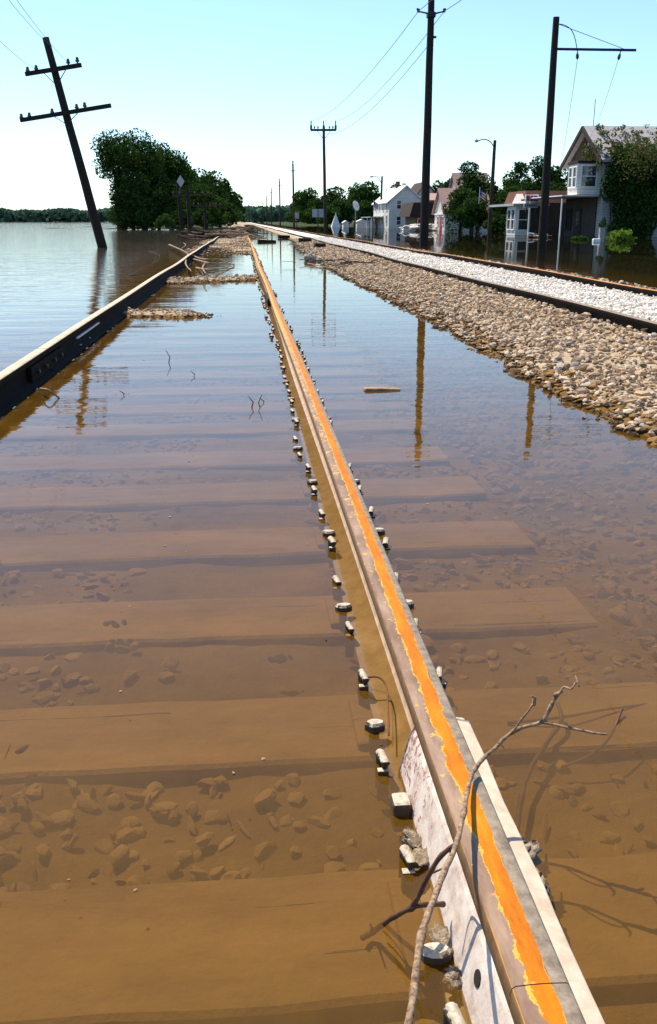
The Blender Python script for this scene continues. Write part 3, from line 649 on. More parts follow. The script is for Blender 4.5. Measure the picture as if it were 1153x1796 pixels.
# leaning telegraph pole, left
D = 32; root = empty('telegraph_pole', atZ(180,437,0)); tag(root, 'dark telegraph pole with two crossarms leaning left in the river', 'utility pole')
b0, t0 = atD(182,441,D), atD(80,66,D); dirp = (t0-b0).normalized()
taper_pole(b0-dirp*1.2, t0, .17, .105, M['pole'], root)
for (a, b, ins, br) in (((45,130),(143,114),((49,126),(64,123),(120,112),(136,109)),((75,126),(100,150),(117,120))),((36,211),(195,185),((38,208),(52,206),(92,199),(135,191),(149,188)),((93,203),(117,218),(141,194)))):
    p0, p1 = atD(*a,D-.2), atD(*b,D-.2); arm = MB().bar(p0, p1, .11, .12).build('crossarm', M['pole'], root)
    for i_ in ins: insulator(arm, atD(*i_, D-.2)-Vector((0,0,.05)), 1.05)
    for e in (0, 2): MB().bar(atD(*br[e],D-.26), atD(*br[1],D-.24), .03, .02).build('brace', M['darkmetal'], root)
# line of poles along the right track
px_tops = [((750,-12),35), ((568,222),83), ((514,287),130), ((490.5,317),185), ((476,331),235), ((467.5,345),290), ((461.5,352),345)]
bases = [743.5, 571, 516.5, 492.5, 477.5, 469, 463]
plab = ['tall dark pole rising out of the frame, nearest of the line beside the right track','brown pole with a wide crossarm and three tall insulators, mirrored in the water','plain thin pole left of the crossarm pole, third of the line','thin brown pole next after the third in the receding line','fifth pole of the receding line, over the dark far trees','sixth pole of the receding line, barely above the far trees','tiny farthest pole of the line near the vanishing point']
arm_ends = {}
for i, ((x, y), D) in enumerate(px_tops):
    bp = atD(bases[i], 430, D); bp.z = 0; tp = atD(x, y, D)
    if i == 0: tp = atD(757.5, -12, D)
    root = empty('utility_pole', bp); tag(root, plab[i], 'utility pole', 'poles in a line beside the right track')
    d_ = (tp-bp).normalized()
    taper_pole(bp-d_*1.2, tp, .175 if i == 0 else .15, .11, M['pole'] if i == 0 else M['pole_brown'], root)
    rgt = Vector((math.cos(TH),-math.sin(TH),0))
    if i == 0:
        c0 = atD(756, 27, D)
        for sg, (ex, ey) in ((-1,(734,20)),(1,(779,25))):
            e_ = atD(ex, ey, D); e_.z = c0.z+.12
            a_ = MB().tube([c0+Vector((0,-.1,0)), (c0+e_)/2+Vector((0,-.1,.0)), e_], [.03,.028,.025], 8).build('bracket_arm', M['darkmetal'], root)
            MB().tube([e_-Vector((0,0,.03)), e_+Vector((0,0,.06)), e_+Vector((sg*.06,0,.08))], [.045,.055,.03], 8).build('insulator', M['glassins'], a_); arm_ends[(i,sg)] = e_
        MB().box(c0.x-.14,c0.x+.14,c0.y-.2,c0.y+.1,c0.z-.08,c0.z+.08).build('clamp', M['darkmetal'], root, bevel=.02)
        q = atD(763, 65, D); MB().tube([q+Vector((-.2,0,0)), q+Vector((.05,0,0))], .04, 8).build('neutral_bracket', M['darkmetal'], root); arm_ends[(i,0)] = q
    elif i == 1:
        p0, p1 = atD(545,228,D-.2), atD(590,228,D-.2); arm = MB().bar(p0, p1, .16, .17).build('crossarm', M['pole_brown'], root)
        for k2, x_ in enumerate((546,568,589)):
            q = atD(x_, 228, D-.2); MB().tube([q, q+Vector((0,0,.35)), q+Vector((0,0,.38)), q+Vector((0,0,.72))], [.09,.10,.05,.05], 8).build('insulator', M['glassins'], arm); arm_ends[(i,k2-1)] = q+Vector((0,0,.7))
        for x_ in (552,558,578,584): insulator(arm, atD(x_,226,D-.2), 1.2)
        for x_ in (557,580): MB().bar(atD(x_,230,D-.3), atD(568.5,245,D-.25), .05, .03).build('brace', M['darkmetal'], root)
    else:
        q = tp-Vector((0,0,.9)); MB().bar(q-rgt*(.35), q+rgt*(.35), .09, .09).build('crossarm', M['pole_brown'], root)
        insulator(root, tp, 2.0); arm_ends[(i,0)] = q
# spindly wires between the poles
def wire(p, q, sag, label, r=.011, n=14, group='overhead wires of the pole line'):
    p, q = Vector(p), Vector(q); mb = MB()
    mb.tube([p.lerp(q, i/n)-Vector((0,0,sag*4*(i/n)*(1-i/n))) for i in range(n+1)], r, 5); return tag(mb.build('overhead_wire', M['wire']), label, 'wire', group)
wire(arm_ends[(0,-1)], arm_ends[(1,-1)], .7, 'wire from the left bracket of the tall pole down to the crossarm pole')
wire(arm_ends[(0,1)], arm_ends[(1,1)], .7, 'wire from the right bracket of the tall pole down to the crossarm pole')
wire(arm_ends[(0,0)], arm_ends[(1,0)]-Vector((0,0,1)), .9, 'lower wire from the bracket below the top of the tall pole')
for sg in (-1,1):
    e_ = arm_ends[(0,sg)]; wire(e_, e_+Vector((-.3+.5*sg,-50,.6)), 1.1, 'wire coming overhead from behind the camera to the %s bracket of the tall pole' % ('left' if sg < 0 else 'right'))
for k_, (x, y, x2, y2) in enumerate(((92,82,-30,-60),(64,121,-40,30),(120,110,-20,-70))):
    p = atD(x,y,32); q = atD(x2,y2,16); wire(p, q, .1, ['slack wire from the top of the leaning pole','slack wire from the left end of the upper crossarm of the leaning pole','slack wire from the right end of the upper crossarm of the leaning pole'][k_], .005)
# pole with a boom, right
D = 27.8; root = empty('boom_pole', atD(951,445,D)); tag(root, 'dark pole with a single horizontal boom reaching right', 'utility pole')
b0, t0 = atD(950,447,D), atD(976,30,D); d_ = (t0-b0).normalized(); taper_pole(b0-d_*1.2, t0, .135, .085, M['pole'], root)
MB().bar(atD(976,86,D-.1), atD(1116,88,D-.1), .05, .06).build('boom', M['darkmetal'], root)
for (x, y, dx) in ((1013,88,0),(1089,89,-4)):
    p = atD(x,y,D-.1); q = atD(x+dx,y+16,D-.1); MB().tube([p, p.lerp(q,.3), p.lerp(q,.5), p.lerp(q,.8), q], [.015,.015,.04,.045,.02], 7).build('insulator', M['glassins'], root)
MB().tube(cr([atD(979,42,D), atD(990,44,D), atD(1002,52,D), atD(1009,68,D), atD(1013,90,D)]), .012, 5).build('jumper_cable', M['wire'], root)
MB().tube([atD(979,42,D), atD(1095,86,D-.1)], .008, 5).build('stay_wire', M['wire'], root)
wire(atD(1013,104,D), atD(981,300,52), .4, 'service wire sloping from the boom to the vine-covered house', .007, group=None)
wire(atD(1085,104,D), atD(1035,240,53), .3, 'fainter service wire from the outer end of the boom to the gable', .006, group=None)
# street lamps
for (tx,ty,bx,D,hx,hy,lab) in ((868.5,246,858,72,834,247,'street lamp with a curved arm in front of the dark trees'),(670.5,309,667,118,650,310,'street lamp beside the white two-storey house')):
    bp = atD(bx,415,D); bp.z = 0; tp = atD(tx,ty,D); root = empty('street_lamp', bp); tag(root, lab, 'street lamp')
    d_ = (tp-bp).normalized(); taper_pole(bp-d_, tp, .16, .11, M['pole_brown'], root)
    a0 = atD(tx-1, ty+13, D-.15); h_ = atD(hx+6, hy, D-.15)
    MB().tube(cr([a0, a0.lerp(h_,.3)+Vector((0,0,.28)), a0.lerp(h_,.7)+Vector((0,0,.25)), h_]), .035, 6).build('arm', M['darkmetal'], root)
    q = atD(hx, hy, D-.15); MB().tube([h_, h_.lerp(q,.3), h_.lerp(q,.8), q.lerp(h_,-.2)], [.04,.10,.13,.04], 8).build('lamp_head', M['grey'], root)
# leaning posts and signs before the left trees
for k_, (bx,by,tx,ty,D,cr_,lb_) in enumerate(((320,412,311,318,66,0,'dark leaning post carrying a diamond sign before the left trees'),(334,415,328,325,64,1,'dark leaning telegraph pole right of the diamond sign, its crossarm level with the sign'),(362,405,358,348,85,1,'smaller dark telegraph pole deep among the left trees'))):
    bp = atD(bx,by,D); bp.z = 0; tp = atD(tx,ty,D); root = empty('leaning_post', bp); tag(root, lb_, 'post'); d_ = (tp-bp).normalized()
    taper_pole(bp-d_, tp, .14, .09, M['pole'], root)
    if cr_:
        q = tp-Vector((0,0,.6)); MB().bar(q-Vector((1.0,0,.05)), q+Vector((1.6,0,.05)), .10, .10).build('crossarm', M['pole_brown'], root)
        for dx in (-.9,-.5,.5,1.0,1.4): insulator(root, q+Vector((dx,0,.04)), 1.2)
    else:
        q = atD(317,318,D-.2); s_ = .33; MB().prism([(-s_*.8,0),(0,-s_*1.2),(s_*.8,0),(0,s_*1.2)], lambda u,v,t_: (q.x+u, q.y+t_, q.z+v), 0, .02).build('diamond_sign', M['grey'], root)
# road signs on posts in the far water
for (x,y,D,lab) in ((558,374,95,'pair of grey sign panels on a post left of the crossarm pole'),(521,378,125,'single small grey sign at the far waterside')):
    bp = atD(x,405,D); bp.z = 0; root = empty('road_sign', bp); tag(root, lab, 'sign'); q = atD(x,y,D)
    taper_pole(bp-Vector((0,0,.8)), q+Vector((0,0,.3)), .06, .05, M['darkmetal'], root)
    for dx in ((-.3,.3) if x > 540 else (0,)): MB().box(q.x+dx-.26,q.x+dx+.26,q.y-.12,q.y-.09,q.z-.38,q.z+.38).build('sign_panel', M['grey'], root, bevel=.01)

# ------------------------------------------------------------------ trees
def leafcloud(name, cen, rad, n, leaf, material, parent=None, zmin=.02, shell=.72):
    cen = np.asarray(cen, float); rad = np.asarray(rad, float)
    w_ = rad.mean(1)**2; idx = rng.choice(len(cen), n, p=w_/w_.sum())
    d_ = rng.normal(size=(n,3)); d_ /= np.linalg.norm(d_,axis=1)[:,None]
    rr = shell+(1-shell)*rng.random(n)**.5+rng.normal(size=n)*.09
    c_ = cen[idx]+d_*rr[:,None]*rad[idx]
    c_ = c_[c_[:,2] > zmin]; n = len(c_); d_ = rng.normal(size=(n,3))+np.array([0,0,.6])
    nrm = d_/np.linalg.norm(d_,axis=1)[:,None]
    t1 = np.cross(nrm, rng.normal(size=(n,3))); t1 /= np.linalg.norm(t1,axis=1)[:,None]; t2 = np.cross(nrm, t1)
    L_ = leaf*rng.uniform(.6,1.35,n)[:,None]
    v = np.stack([c_-t1*L_*.6, c_-t2*L_*.38+t1*L_*.05, c_+t1*L_*.6, c_+t2*L_*.38-t1*L_*.05],1).reshape(-1,3)
    return np_mesh(name, v, np.arange(4*n).reshape(n,4), material, parent)
def tree(px, ytop, wpx, D, label, ybot=392, m_='leaf', cat='tree', name='tree', dens=1.0, lobes=34, leafk=1.0, depth=1.0, trunk=True, zb=-.8, group=None, low=0, trunk_r=None):
    c = atD(px, 400, D); top = atD(px, ytop, D).z; bot = max(atD(px, ybot, D).z, .05)-.3*(ybot > 385); wr = wpx/FPX*D*.953/2
    root = empty(name, (c.x, c.y, 0)); tag(root, label, cat, group)
    H = (top-bot)/2; cz = (top+bot)/2; cs, rs = [], []
    for i in range(lobes):
        u = rng.normal(size=3); u /= np.linalg.norm(u); q = rng.random()**.45
        if u[2] < 0: u = np.array([u[0]*1.25, u[1]*1.25, u[2]*1.05])*(1-.35*low) if low else np.array([np.sign(u[0])*abs(u[0])**.7, np.sign(u[1])*abs(u[1])**.7, u[2]*1.1])
        sx = 1.0
        lr = rng.uniform(.24,.42)
        cs.append((c.x+u[0]*q*wr*(1-lr*.8)*sx, c.y+u[1]*q*wr*(1-lr*.8)*depth*sx, cz+u[2]*q*H*(1-lr*.8))); e = lr*min(wr*1.3,H)
        rs.append((e*rng.uniform(.85,1.25), e*rng.uniform(.85,1.25), e*rng.uniform(.7,1.0)))
    lf = max(.13, D*.0021)*leafk
    n = int(min(20000, max(900, 6.5*dens*math.pi*wr*H/(lf*lf*.45))))
    leafcloud('crown', cs, rs, n, lf, M[m_], root)
    if trunk:
        mb = MB(); r0 = trunk_r or max(.08, .03*(top+.8)); th = bot+H*.5
        mb.tube([(c.x,c.y,zb),(c.x+rnd(.1),c.y,bot*.5),(c.x+rnd(.2),c.y+rnd(.2),th)], [r0*1.2,r0,r0*.6], 8)
        for k_ in range(5):
            e = cs[rng.integers(len(cs))]; mb.tube([(c.x,c.y,bot*.7+(th-bot*.7)*random.random()), ((c.x+e[0])/2,(c.y+e[1])/2,(th+e[2])/2), e], [r0*.5,r0*.35,r0*.12], 6)
        mb.build('trunk', M['trunk'], root)
    return root
L = 'big cottonwood at the left end of the left bank trees, its crown overhanging the river'
tree(212, 224, 84, 100, L, 330, lobes=40, low=.3, dens=.85)
tree(255, 212, 92, 104, 'tallest cottonwood of the left bank, dark against the sky', 385, lobes=44)
tree(300, 236, 88, 112, 'dark cottonwood right of the tallest one on the left bank', 390, lobes=40)
tree(236, 296, 92, 99, 'lower leafy tree in front of the tallest cottonwood at the waterline', 396, lobes=34)
tree(280, 306, 108, 102, 'low dark tree at the foot of the left bank behind the light bush', 396, lobes=34)
tree(338, 270, 74, 128, 'fourth tree of the left bank row, above the leaning posts', 394, lobes=34)
tree(338, 315, 100, 118, 'low dark tree behind the diamond sign', 397, lobes=30)
tree(372, 288, 62, 150, 'rounded tree in the middle of the receding left row', 395, lobes=30)
tree(398, 303, 46, 180, 'smaller rounded tree near the right end of the left row', 395, lobes=26)
tree(415, 322, 34, 220, 'last tree of the left row before the open sky', 395, lobes=22)
tree(388, 335, 80, 140, 'low shadowed tree under the right end of the left row', 397, lobes=26)
tree(290, 374, 46, 94, 'light green bush at the water under the big trees', 398, 'leaf2', 'bush', 'bush', lobes=40, trunk=False)
tree(228, 366, 30, 98, 'mid green bush at the left foot of the tree group', 394, 'leaf2', 'bush', 'bush', lobes=14, trunk=False)
tree(220, 322, 56, 98, 'leafy lower growth at the left foot of the overhanging cottonwood', 398, lobes=26)
for x_, w_, lb_ in ((228,46,'low dense willow growth at the waterline under the overhanging cottonwood'),(256,50,'low dense growth at the waterline left of the light green bush'),(318,46,'low dense growth at the waterline behind the leaning posts'),(352,44,'low growth at the water edge right of the leaning posts')):
    tree(x_, 362, w_, 97, lb_, 400, 'leaf', 'bush', 'bush', lobes=22, trunk=False)
tree(310, 340, 100, 106, 'shadowed undergrowth behind the leaning posts', 399, lobes=40, trunk=False)
tree(365, 350, 90, 130, 'shadowed undergrowth right of the leaning posts', 399, lobes=40, trunk=False)
for k_, (x, yt, w_, D) in enumerate(((446,364,26,420),(462,360,30,430),(480,364,26,410),(497,362,26,400),(510,370,22,380))):
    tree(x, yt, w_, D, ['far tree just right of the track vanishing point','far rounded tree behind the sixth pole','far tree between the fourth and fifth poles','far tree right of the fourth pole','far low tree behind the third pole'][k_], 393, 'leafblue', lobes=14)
RT = [(524,352,34,250,'leaf2','low tree left of the tall loose crowned tree'),(538,326,42,235,'leaf2','loose crowned tree standing above the others behind the signs'),(563,342,40,220,'leaf','dark tree behind the crossarm pole'),
 (588,326,44,190,'leaf','dark upright tree just right of the crossarm pole'),(600,345,50,165,'leaf','dark lower tree behind the satellite dish'),(622,322,50,200,'leaf2','broad tree left of the white two-storey house'),(648,318,46,200,'leaf2','tree whose top shows behind the distant street lamp'),
 (575,360,46,160,'leaf2','low green tree behind the white tent'),(640,350,44,150,'leaf','dark shade tree next to the white house wall'),(545,365,44,210,'leaf2','low green tree behind the pair of signs'),
 (686,316,32,190,'leaf2','tree showing over the white house roof'),(767,296,44,165,'leaf','tree behind the pink roofed houses, left of the gable'),(790,296,34,160,'leaf','tree behind the upper gable'),(742,318,26,170,'leaf','dark tree behind the tall pole'),
 (712,345,26,150,'leaf','small dark tree between the white house and the brown roof'),
 (826,274,56,84,'leaf','pointed dark tree right of the white gables'),(808,318,50,80,'leaf','left lobe tree in front of the upper gable'),(850,305,50,92,'leaf','dark tree behind the street lamp pole'),(836,350,84,78,'leaf','wide dark tree hanging over the water under the pointed one'),
 (905,278,46,100,'leaf','left of two trees behind the shop roof'),(938,266,58,96,'leaf','taller tree behind the shop sign'),(972,276,40,98,'leaf','tree between the boom pole and the big house'),(895,320,60,90,'leaf','low dark tree left of the shop'),(965,322,60,88,'leaf','low dark tree behind the red shop roof'),
 (1098,213,82,66,'leaf2','tree top rising behind the vine-covered roof'),(872,372,40,74,'leaf','dark bush at the waterline left of the shop window bay')]
for (x, yt, w_, D, m_, lb_) in RT:
    tree(x, yt-(3 if D > 110 else 5), w_*1.15, D, lb_, 402 if D > 110 else 412, m_, lobes=30 if D < 110 else 22, dens=1.0)
# far wooded shore: one mass
n = 26000; xs = rng.uniform(-1250,-60,n); base = 1050+.05*xs; hh = 9.5+3*vnoise(xs*.02,0*xs,3)+3*vnoise(xs*.07,0*xs,9)
cc = np.stack([xs, base+rng.uniform(0,50,n), hh*rng.random(n)**1.0],1)
d_ = rng.normal(size=(n,3)); d_ /= np.linalg.norm(d_,axis=1)[:,None]; t1 = np.cross(d_, rng.normal(size=(n,3))); t1 /= np.linalg.norm(t1,axis=1)[:,None]; t2 = np.cross(d_,t1)
v = np.stack([cc-t1*3, cc-t2*2.2, cc+t1*3, cc+t2*2.2],1).reshape(-1,3); v[:,2] = np.maximum(v[:,2], .02)
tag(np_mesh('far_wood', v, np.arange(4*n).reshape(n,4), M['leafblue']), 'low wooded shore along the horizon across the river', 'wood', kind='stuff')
n = 14000; xs = rng.uniform(-80,900,n); cc = np.stack([xs, 620+rng.uniform(0,60,n), 9*rng.random(n)**.7+2*vnoise(xs*.05,0*xs,2)],1)
d_ = rng.normal(size=(n,3)); d_ /= np.linalg.norm(d_,axis=1)[:,None]; t1 = np.cross(d_, rng.normal(size=(n,3))); t1 /= np.linalg.norm(t1,axis=1)[:,None]; t2 = np.cross(d_,t1)
v = np.stack([cc-t1*2.4, cc-t2*2, cc+t1*2.4, cc+t2*2],1).reshape(-1,3); v[:,2] = np.maximum(v[:,2], .02)
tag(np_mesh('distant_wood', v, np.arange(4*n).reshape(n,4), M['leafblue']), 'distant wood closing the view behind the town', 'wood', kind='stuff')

# ------------------------------------------------------------------ houses
def win(parent, face, u0, u1, z0, z1, pos, sg=-1, name='window', bars=1, fm='whitetrim'):
    """face 'x': plane x=pos, u along y; face 'y': plane y=pos, u along x"""
    def B(mb, a0,a1,b0,b1,d0,d1):
        lo, hi = sorted((pos+sg*d0, pos+sg*d1))
        return mb.box(lo,hi,a0,a1,b0,b1) if face == 'x' else mb.box(a0,a1,lo,hi,b0,b1)
    f = MB(); w_ = .07
    B(f,u0-w_,u0,z0-w_,z1+w_,.0,.06); B(f,u1,u1+w_,z0-w_,z1+w_,.0,.06); B(f,u0,u1,z1,z1+w_,.0,.06); B(f,u0,u1,z0-w_,z0,.0,.075)
    if bars: B(f,u0,u1,(z0+z1)/2-.025,(z0+z1)/2+.025,.01,.045)
    fr_ = f.build(name, M[fm], parent); B(MB(),u0,u1,z0,z1,-.01,.012).build('pane', M['glass'], fr_); return fr_
def gable_house(name, label, x0,x1,y0,y1, ze, zr, wallm, roofm, axis_='y', zb=-1.0, over=.3, cat='house'):
    root = empty(name, ((x0+x1)/2,(y0+y1)/2,0)); tag(root, label, cat)
    w_ = MB()
    if axis_ == 'y':   # ridge along y
        xm = (x0+x1)/2; w_.prism([(x0,zb),(x1,zb),(x1,ze),(xm,zr),(x0,ze)], lambda u,v,t_: (u,t_,v), y0, y1)
        sl = (zr-ze)/(xm-x0); r_ = MB()
        for sg in (-1,1):
            xe = x0-over if sg < 0 else x1+over; zz = ze-sl*over
            r_.prism([(xe,zz+.02),(xm,zr+.02),(xm,zr+.16),(xe,zz+.14)], lambda u,v,t_: (u,t_,v), y0-over, y1+over)
    else:
        ym = (y0+y1)/2; w_.prism([(y0,zb),(y1,zb),(y1,ze),(ym,zr),(y0,ze)], lambda u,v,t_: (t_,u,v), x0, x1)
        sl = (zr-ze)/(ym-y0); r_ = MB()
        for sg in (-1,1):
            ye = y0-over if sg < 0 else y1+over; zz = ze-sl*over
            r_.prism([(ye,zz+.02),(ym,zr+.02),(ym,zr+.16),(ye,zz+.14)], lambda u,v,t_: (t_,u,v), x0-over, x1+over)
    w_.build('wall', M[wallm], root); rf = r_.build('roof', M[roofm], root); return root, rf
def XY(px, D):                           # ground point under a pixel column at distance D
    q = atD(px, 400, D); return q.x, q.y
# white two-storey house
ax0, ay0 = XY(682, 110); _, ay1 = ax0, ay0+13
hz = lambda y, D: atD(600, y, D).z
W2 = 5.2
ze, zr = hz(354,112), hz(328,112)
root, rf = gable_house('white_house', 'white two-storey clapboard house with a pale metal roof, standing in floodwater', ax0, ax0+3.3+.6, ay0, ay1, ze, zr, 'clap', 'roofwhite', 'y', over=.25)
xc_ = (ax0*2+3.9)/2
for y_ in (359, 387): win(root, 'y', XY(696,110)[0], XY(703,110)[0], hz(y_+7,110), hz(y_-7,110), ay0, -1)
for k_ in range(4):
    for zc in (1.0, 2.5): win(root, 'x', ay0+1.2+3*k_, ay0+2.0+3*k_, zc-.45, zc+.45, ax0, -1)
for x_ in (698, 709):
    q = atD(x_, 326, 116); MB().box(q.x-.22,q.x+.22,q.y-.22,q.y+.22,zr-.6,zr+.75-(.2 if x_ > 700 else 0)).build('chimney', M['brick' if x_ < 700 else 'white'], rf)
pr = MB().box(ax0-1.6,ax0-.02,ay0+4,ay1,1.25,1.35).build('porch_roof', M['grey'], root)
for y_ in (ay0+4.2, ay0+8, ay1-.2): MB().box(ax0-1.5,ax0-1.38,y_-.06,y_+.06,-1,1.25).build('porch_post', M['whitetrim'], root)
# flags
def flag(px, py, D, w_, h_, label, stripes=7):
    q = atD(px, py, D); root = empty('flag', q); tag(root, label, 'flag')
    MB().tube([q+Vector((-.02,0,-h_-.4)), q+Vector((0,0,.1))], .02, 6).build('staff', M['whitetrim'], root)
    a, b, c = MB(), MB(), MB(); nn = 8
    def pt(u, v): return q+Vector((w_*u*.8, .06*math.sin(u*6), -h_*v-w_*u*.55))
    for k_ in range(stripes):
        for i in range(nn):
            u0, u1 = i/nn, (i+1)/nn; v0, v1 = k_/stripes, (k_+1)/stripes
            tgt = c if (u1 <= .42 and v1 <= .58) else (a if k_%2 == 0 else b)
            vs = [pt(u0,v0), pt(u1,v0), pt(u1,v1), pt(u0,v1)]; vs += [p+Vector((0,.012,0)) for p in vs]
            tgt.add(vs, [(0,1,2,3),(7,6,5,4),(0,4,5,1),(1,5,6,2),(2,6,7,3),(3,7,4,0)])
    a.build('red_stripes', M['red'], root); b.build('white_stripes', M['white'], root); c.build('blue_canton', M['blue'], root)
flag(842, 331, 70, .55, .62, 'striped red and white flag hanging before the dark tree')
flag(656, 352, 108, .6, .6, 'small flag on the lit side of the white two-storey house')
# brown roofed building beside it
x0, y0 = XY(728, 100); x1, _ = XY(764, 100)
zt = hz(357,100); root = empty('brown_shop', (x0,y0,0)); tag(root, 'low tan building with a deep dark brown awning roof and red door', 'building')
MB().box(x0,x1+.3,y0,y0+6,-1,zt-.1).build('wall', M['tan'], root)
MB().prism([(x0-.7,hz(380,100)),(x1+.3,hz(380,100)),(x1+.3,zt+.1),(x0-.3,zt+.1)], lambda u,v,t_: (u,t_,v), y0-.6, y0+6.3).build('roof', M['roofdark'], root)
MB().box(XY(732,100)[0],XY(739,100)[0],y0-.05,y0-.002,0,hz(382,100)).build('door_frame', M['whitetrim'], root)
MB().box(XY(733.5,100)[0],XY(738,100)[0],y0-.08,y0-.052,.3,hz(384,100)).build('door', M['red'], root)
x0, y0 = XY(722, 118); x1, _ = XY(748, 118)
root, _r = gable_house('dark_house', 'dark grey steep gabled house behind the tall pole', x0, x1+1.6, y0, y0+8, hz(352,118), hz(320,118), 'grey', 'roofdark', 'y')
win(root, 'y', x0+.7, x0+1.2, 2.6, 3.4, y0)
x0, y0 = XY(754, 112)
root, _r = gable_house('brown_gable_house', 'small house with a brown roof between the tall pole and the white gable', x0, x0+3.5, y0, y0+7, hz(352,112), hz(340,112), 'tan', 'roofpink', 'x')
win(root, 'y', x0+.4, x0+1.0, 1.3, 2.0, y0)
# white gable with red door: its gable faces the track
def gable_x(name, label, pxn, D, depth_, xlen, yeave, yapex, wallm, roofm, zb=-1):
    x0, y0 = XY(pxn, D); return (*gable_house(name, label, x0, x0+xlen, y0, y0+depth_, hz(yeave,D), hz(yapex,D+depth_/2), wallm, roofm, 'x', zb, .25), x0, y0)
root, rf, x0, y0 = gable_x('white_gable_house', 'small white gabled house with red door and faded pink roof', 780, 86, 4.6, 4, 372, 333, 'clap', 'roofpink')
MB().box(x0-.06,x0-.002,y0+1.2,y0+2.0,-.5,1.25).build('door', M['red'], root)
for q in (0.35, 2.6): win(root, 'x', y0+q, y0+q+.6, .55, 1.2, x0)
MB().box(x0-.1,x0-.01,y0-.1,y0+4.7,1.40,1.52).build('fascia', M['whitetrim'], root)
root, rf, x0, y0 = gable_x('tall_gable_house', 'taller white gabled house with pink roof partly hidden by the pointed tree', 803, 98, 5, 3.2, 350, 306, 'clap', 'roofpink')
win(root, 'x', y0+2.0, y0+2.9, 2.6, 3.5, x0)
# sandbags: a pile of countable bags
def bagmesh():
    V, Fc = ico(2); V = V.copy(); V = np.sign(V)*np.abs(V)**.75*np.array([.34,.22,.12]); return V, Fc
BV, BF = bagmesh(); bme = None
for k_ in range(90):
    x = rng.uniform(706,782); D = 92-rng.random()*3; c = atD(x,400,D); h_ = .42*(1-abs((x-744)/44)**3)+.1; lvl = rng.random()
    if bme is None:
        o = np_mesh('sandbag', BV, BF, M['sandbag'], smooth=True); bme = o.data
    else:
        o = bpy.data.objects.new('sandbag', bme); S.collection.objects.link(o)
    o.location = (c.x, c.y, -.02+h_*lvl); o.rotation_euler = (rnd(.2),rnd(.2),rnd(1.5)); tag(o, 'white sandbag in the low wall before the white and brown houses', 'sandbag', 'sandbags piled before the houses')
# far white things: tent, satellite dish, shed
c = atD(588, 392, 150); root = empty('white_tent', (c.x,c.y,0)); tag(root, 'small pointed white tent under the far trees', 'tent'); a_ = hz(374,150)
MB().add([(c.x-.7,c.y-.8,-.3),(c.x+.9,c.y-.8,-.3),(c.x+.9,c.y+.8,-.3),(c.x-.7,c.y+.8,-.3),(c.x+.1,c.y,a_)], [(0,1,4),(1,2,4),(2,3,4),(3,0,4),(3,2,1,0)]).build('canvas', M['white'], root)
MB().tube([(c.x+.1,c.y,a_-.3),(c.x+.1,c.y,a_+.12)], .05, 6).build('finial', M['whitetrim'], root)
c = atD(624, 395, 125); root = empty('satellite_dish', (c.x,c.y,0)); tag(root, 'large pale satellite dish on a post among the far trees', 'satellite dish'); q = atD(624,362,125)
mb = MB(); nn = 16; vs = []
for r_ in (0,.35,.7,1.0): vs += [(r_*math.cos(u)*.42, r_*r_*.2, r_*math.sin(u)*.68) for u in np.linspace(0,2*math.pi,nn+1)[:-1]]
fs = [(i*nn+k_, i*nn+(k_+1)%nn, (i+1)*nn+(k_+1)%nn, (i+1)*nn+k_) for i in range(3) for k_ in range(nn)]
dish = mb.add(vs, fs).build('dish', M['white'], None); dish.parent = root; dish.location = (q.x-c.x,q.y-c.y,q.z); dish.rotation_euler = (R(155),0,R(20))
sm = dish.modifiers.new('s','SOLIDIFY'); sm.thickness = .04
MB().tube([(c.x,c.y,-.8),(q.x,q.y+.15,q.z)], .07, 8).build('mast', M['grey'], root)
for k_, (x, y, w_, D, lb_) in enumerate(((634,397,18,128,'low white shed at the waterline left of the street lamp'),(606,399,9,140,'small white block by the tent'),(650,398,10,120,'pale low shed beside the white house porch'))):
    c = atD(x,400,D); hw = w_/FPX*D/2; root = empty('shed', (c.x,c.y,0)); tag(root, lb_, 'shed')
    MB().box(c.x-hw,c.x+hw,c.y-1,c.y+1,-.6,hz(y-8,D)).build('wall', M['white'], root)
    MB().prism([(c.x-hw-.1,hz(y-8,D)+.003),(c.x+hw+.1,hz(y-8,D)+.003),(c.x,hz(y-8,D)+.35)], lambda u,v,t_: (u,t_,v), c.y-1.1, c.y+1.1).build('roof', M['roofwhite'], root)

# ---- big vine-covered house, right
HX, Y0, Y1 = 18.9, 49.5, 55.3
root, rf = gable_house('vine_covered_house', 'two-storey house with a steep gable, grey shingle roof and creeper over its side', HX, HX+13, Y0, Y1, 3.94, 5.62, 'clapgrey', 'roof', 'x', over=.35)
YM = (Y0+Y1)/2
# dark shingled gable facing the track
MB().prism([(Y0+.05,3.9),(Y1-.05,3.9),(YM,5.5)], lambda u,v,t_: (t_,u,v), HX-.05, HX-.003).build('gable_panel', M['brick'], root)
for sg in (-1,1):
    ye = Y0-.35 if sg < 0 else Y1+.35; MB().bar((HX-.40,ye,3.72),(HX-.40,YM,5.66),.08,.22).build('bargeboard', M['darkwood'], root)
win(root, 'x', YM-.4, YM+.4, 4.35, 4.95, HX-.05, -1, fm='darkwood')
# oriel bay upstairs
by = MB().box(17.66,HX-.002,50.1,51.5,2.19,3.74).build('bay', M['clap'], root)
MB().box(17.56,HX-.004,50.0,51.6,3.743,3.86).build('cornice', M['darkwood'], by)
win(by, 'x', 50.25, 50.75, 2.6, 3.55, 17.66, -1); win(by, 'x', 50.95, 51.4, 2.6, 3.55, 17.66, -1)
win(by, 'y', 17.85, 18.62, 2.6, 3.6, 50.1, -1)
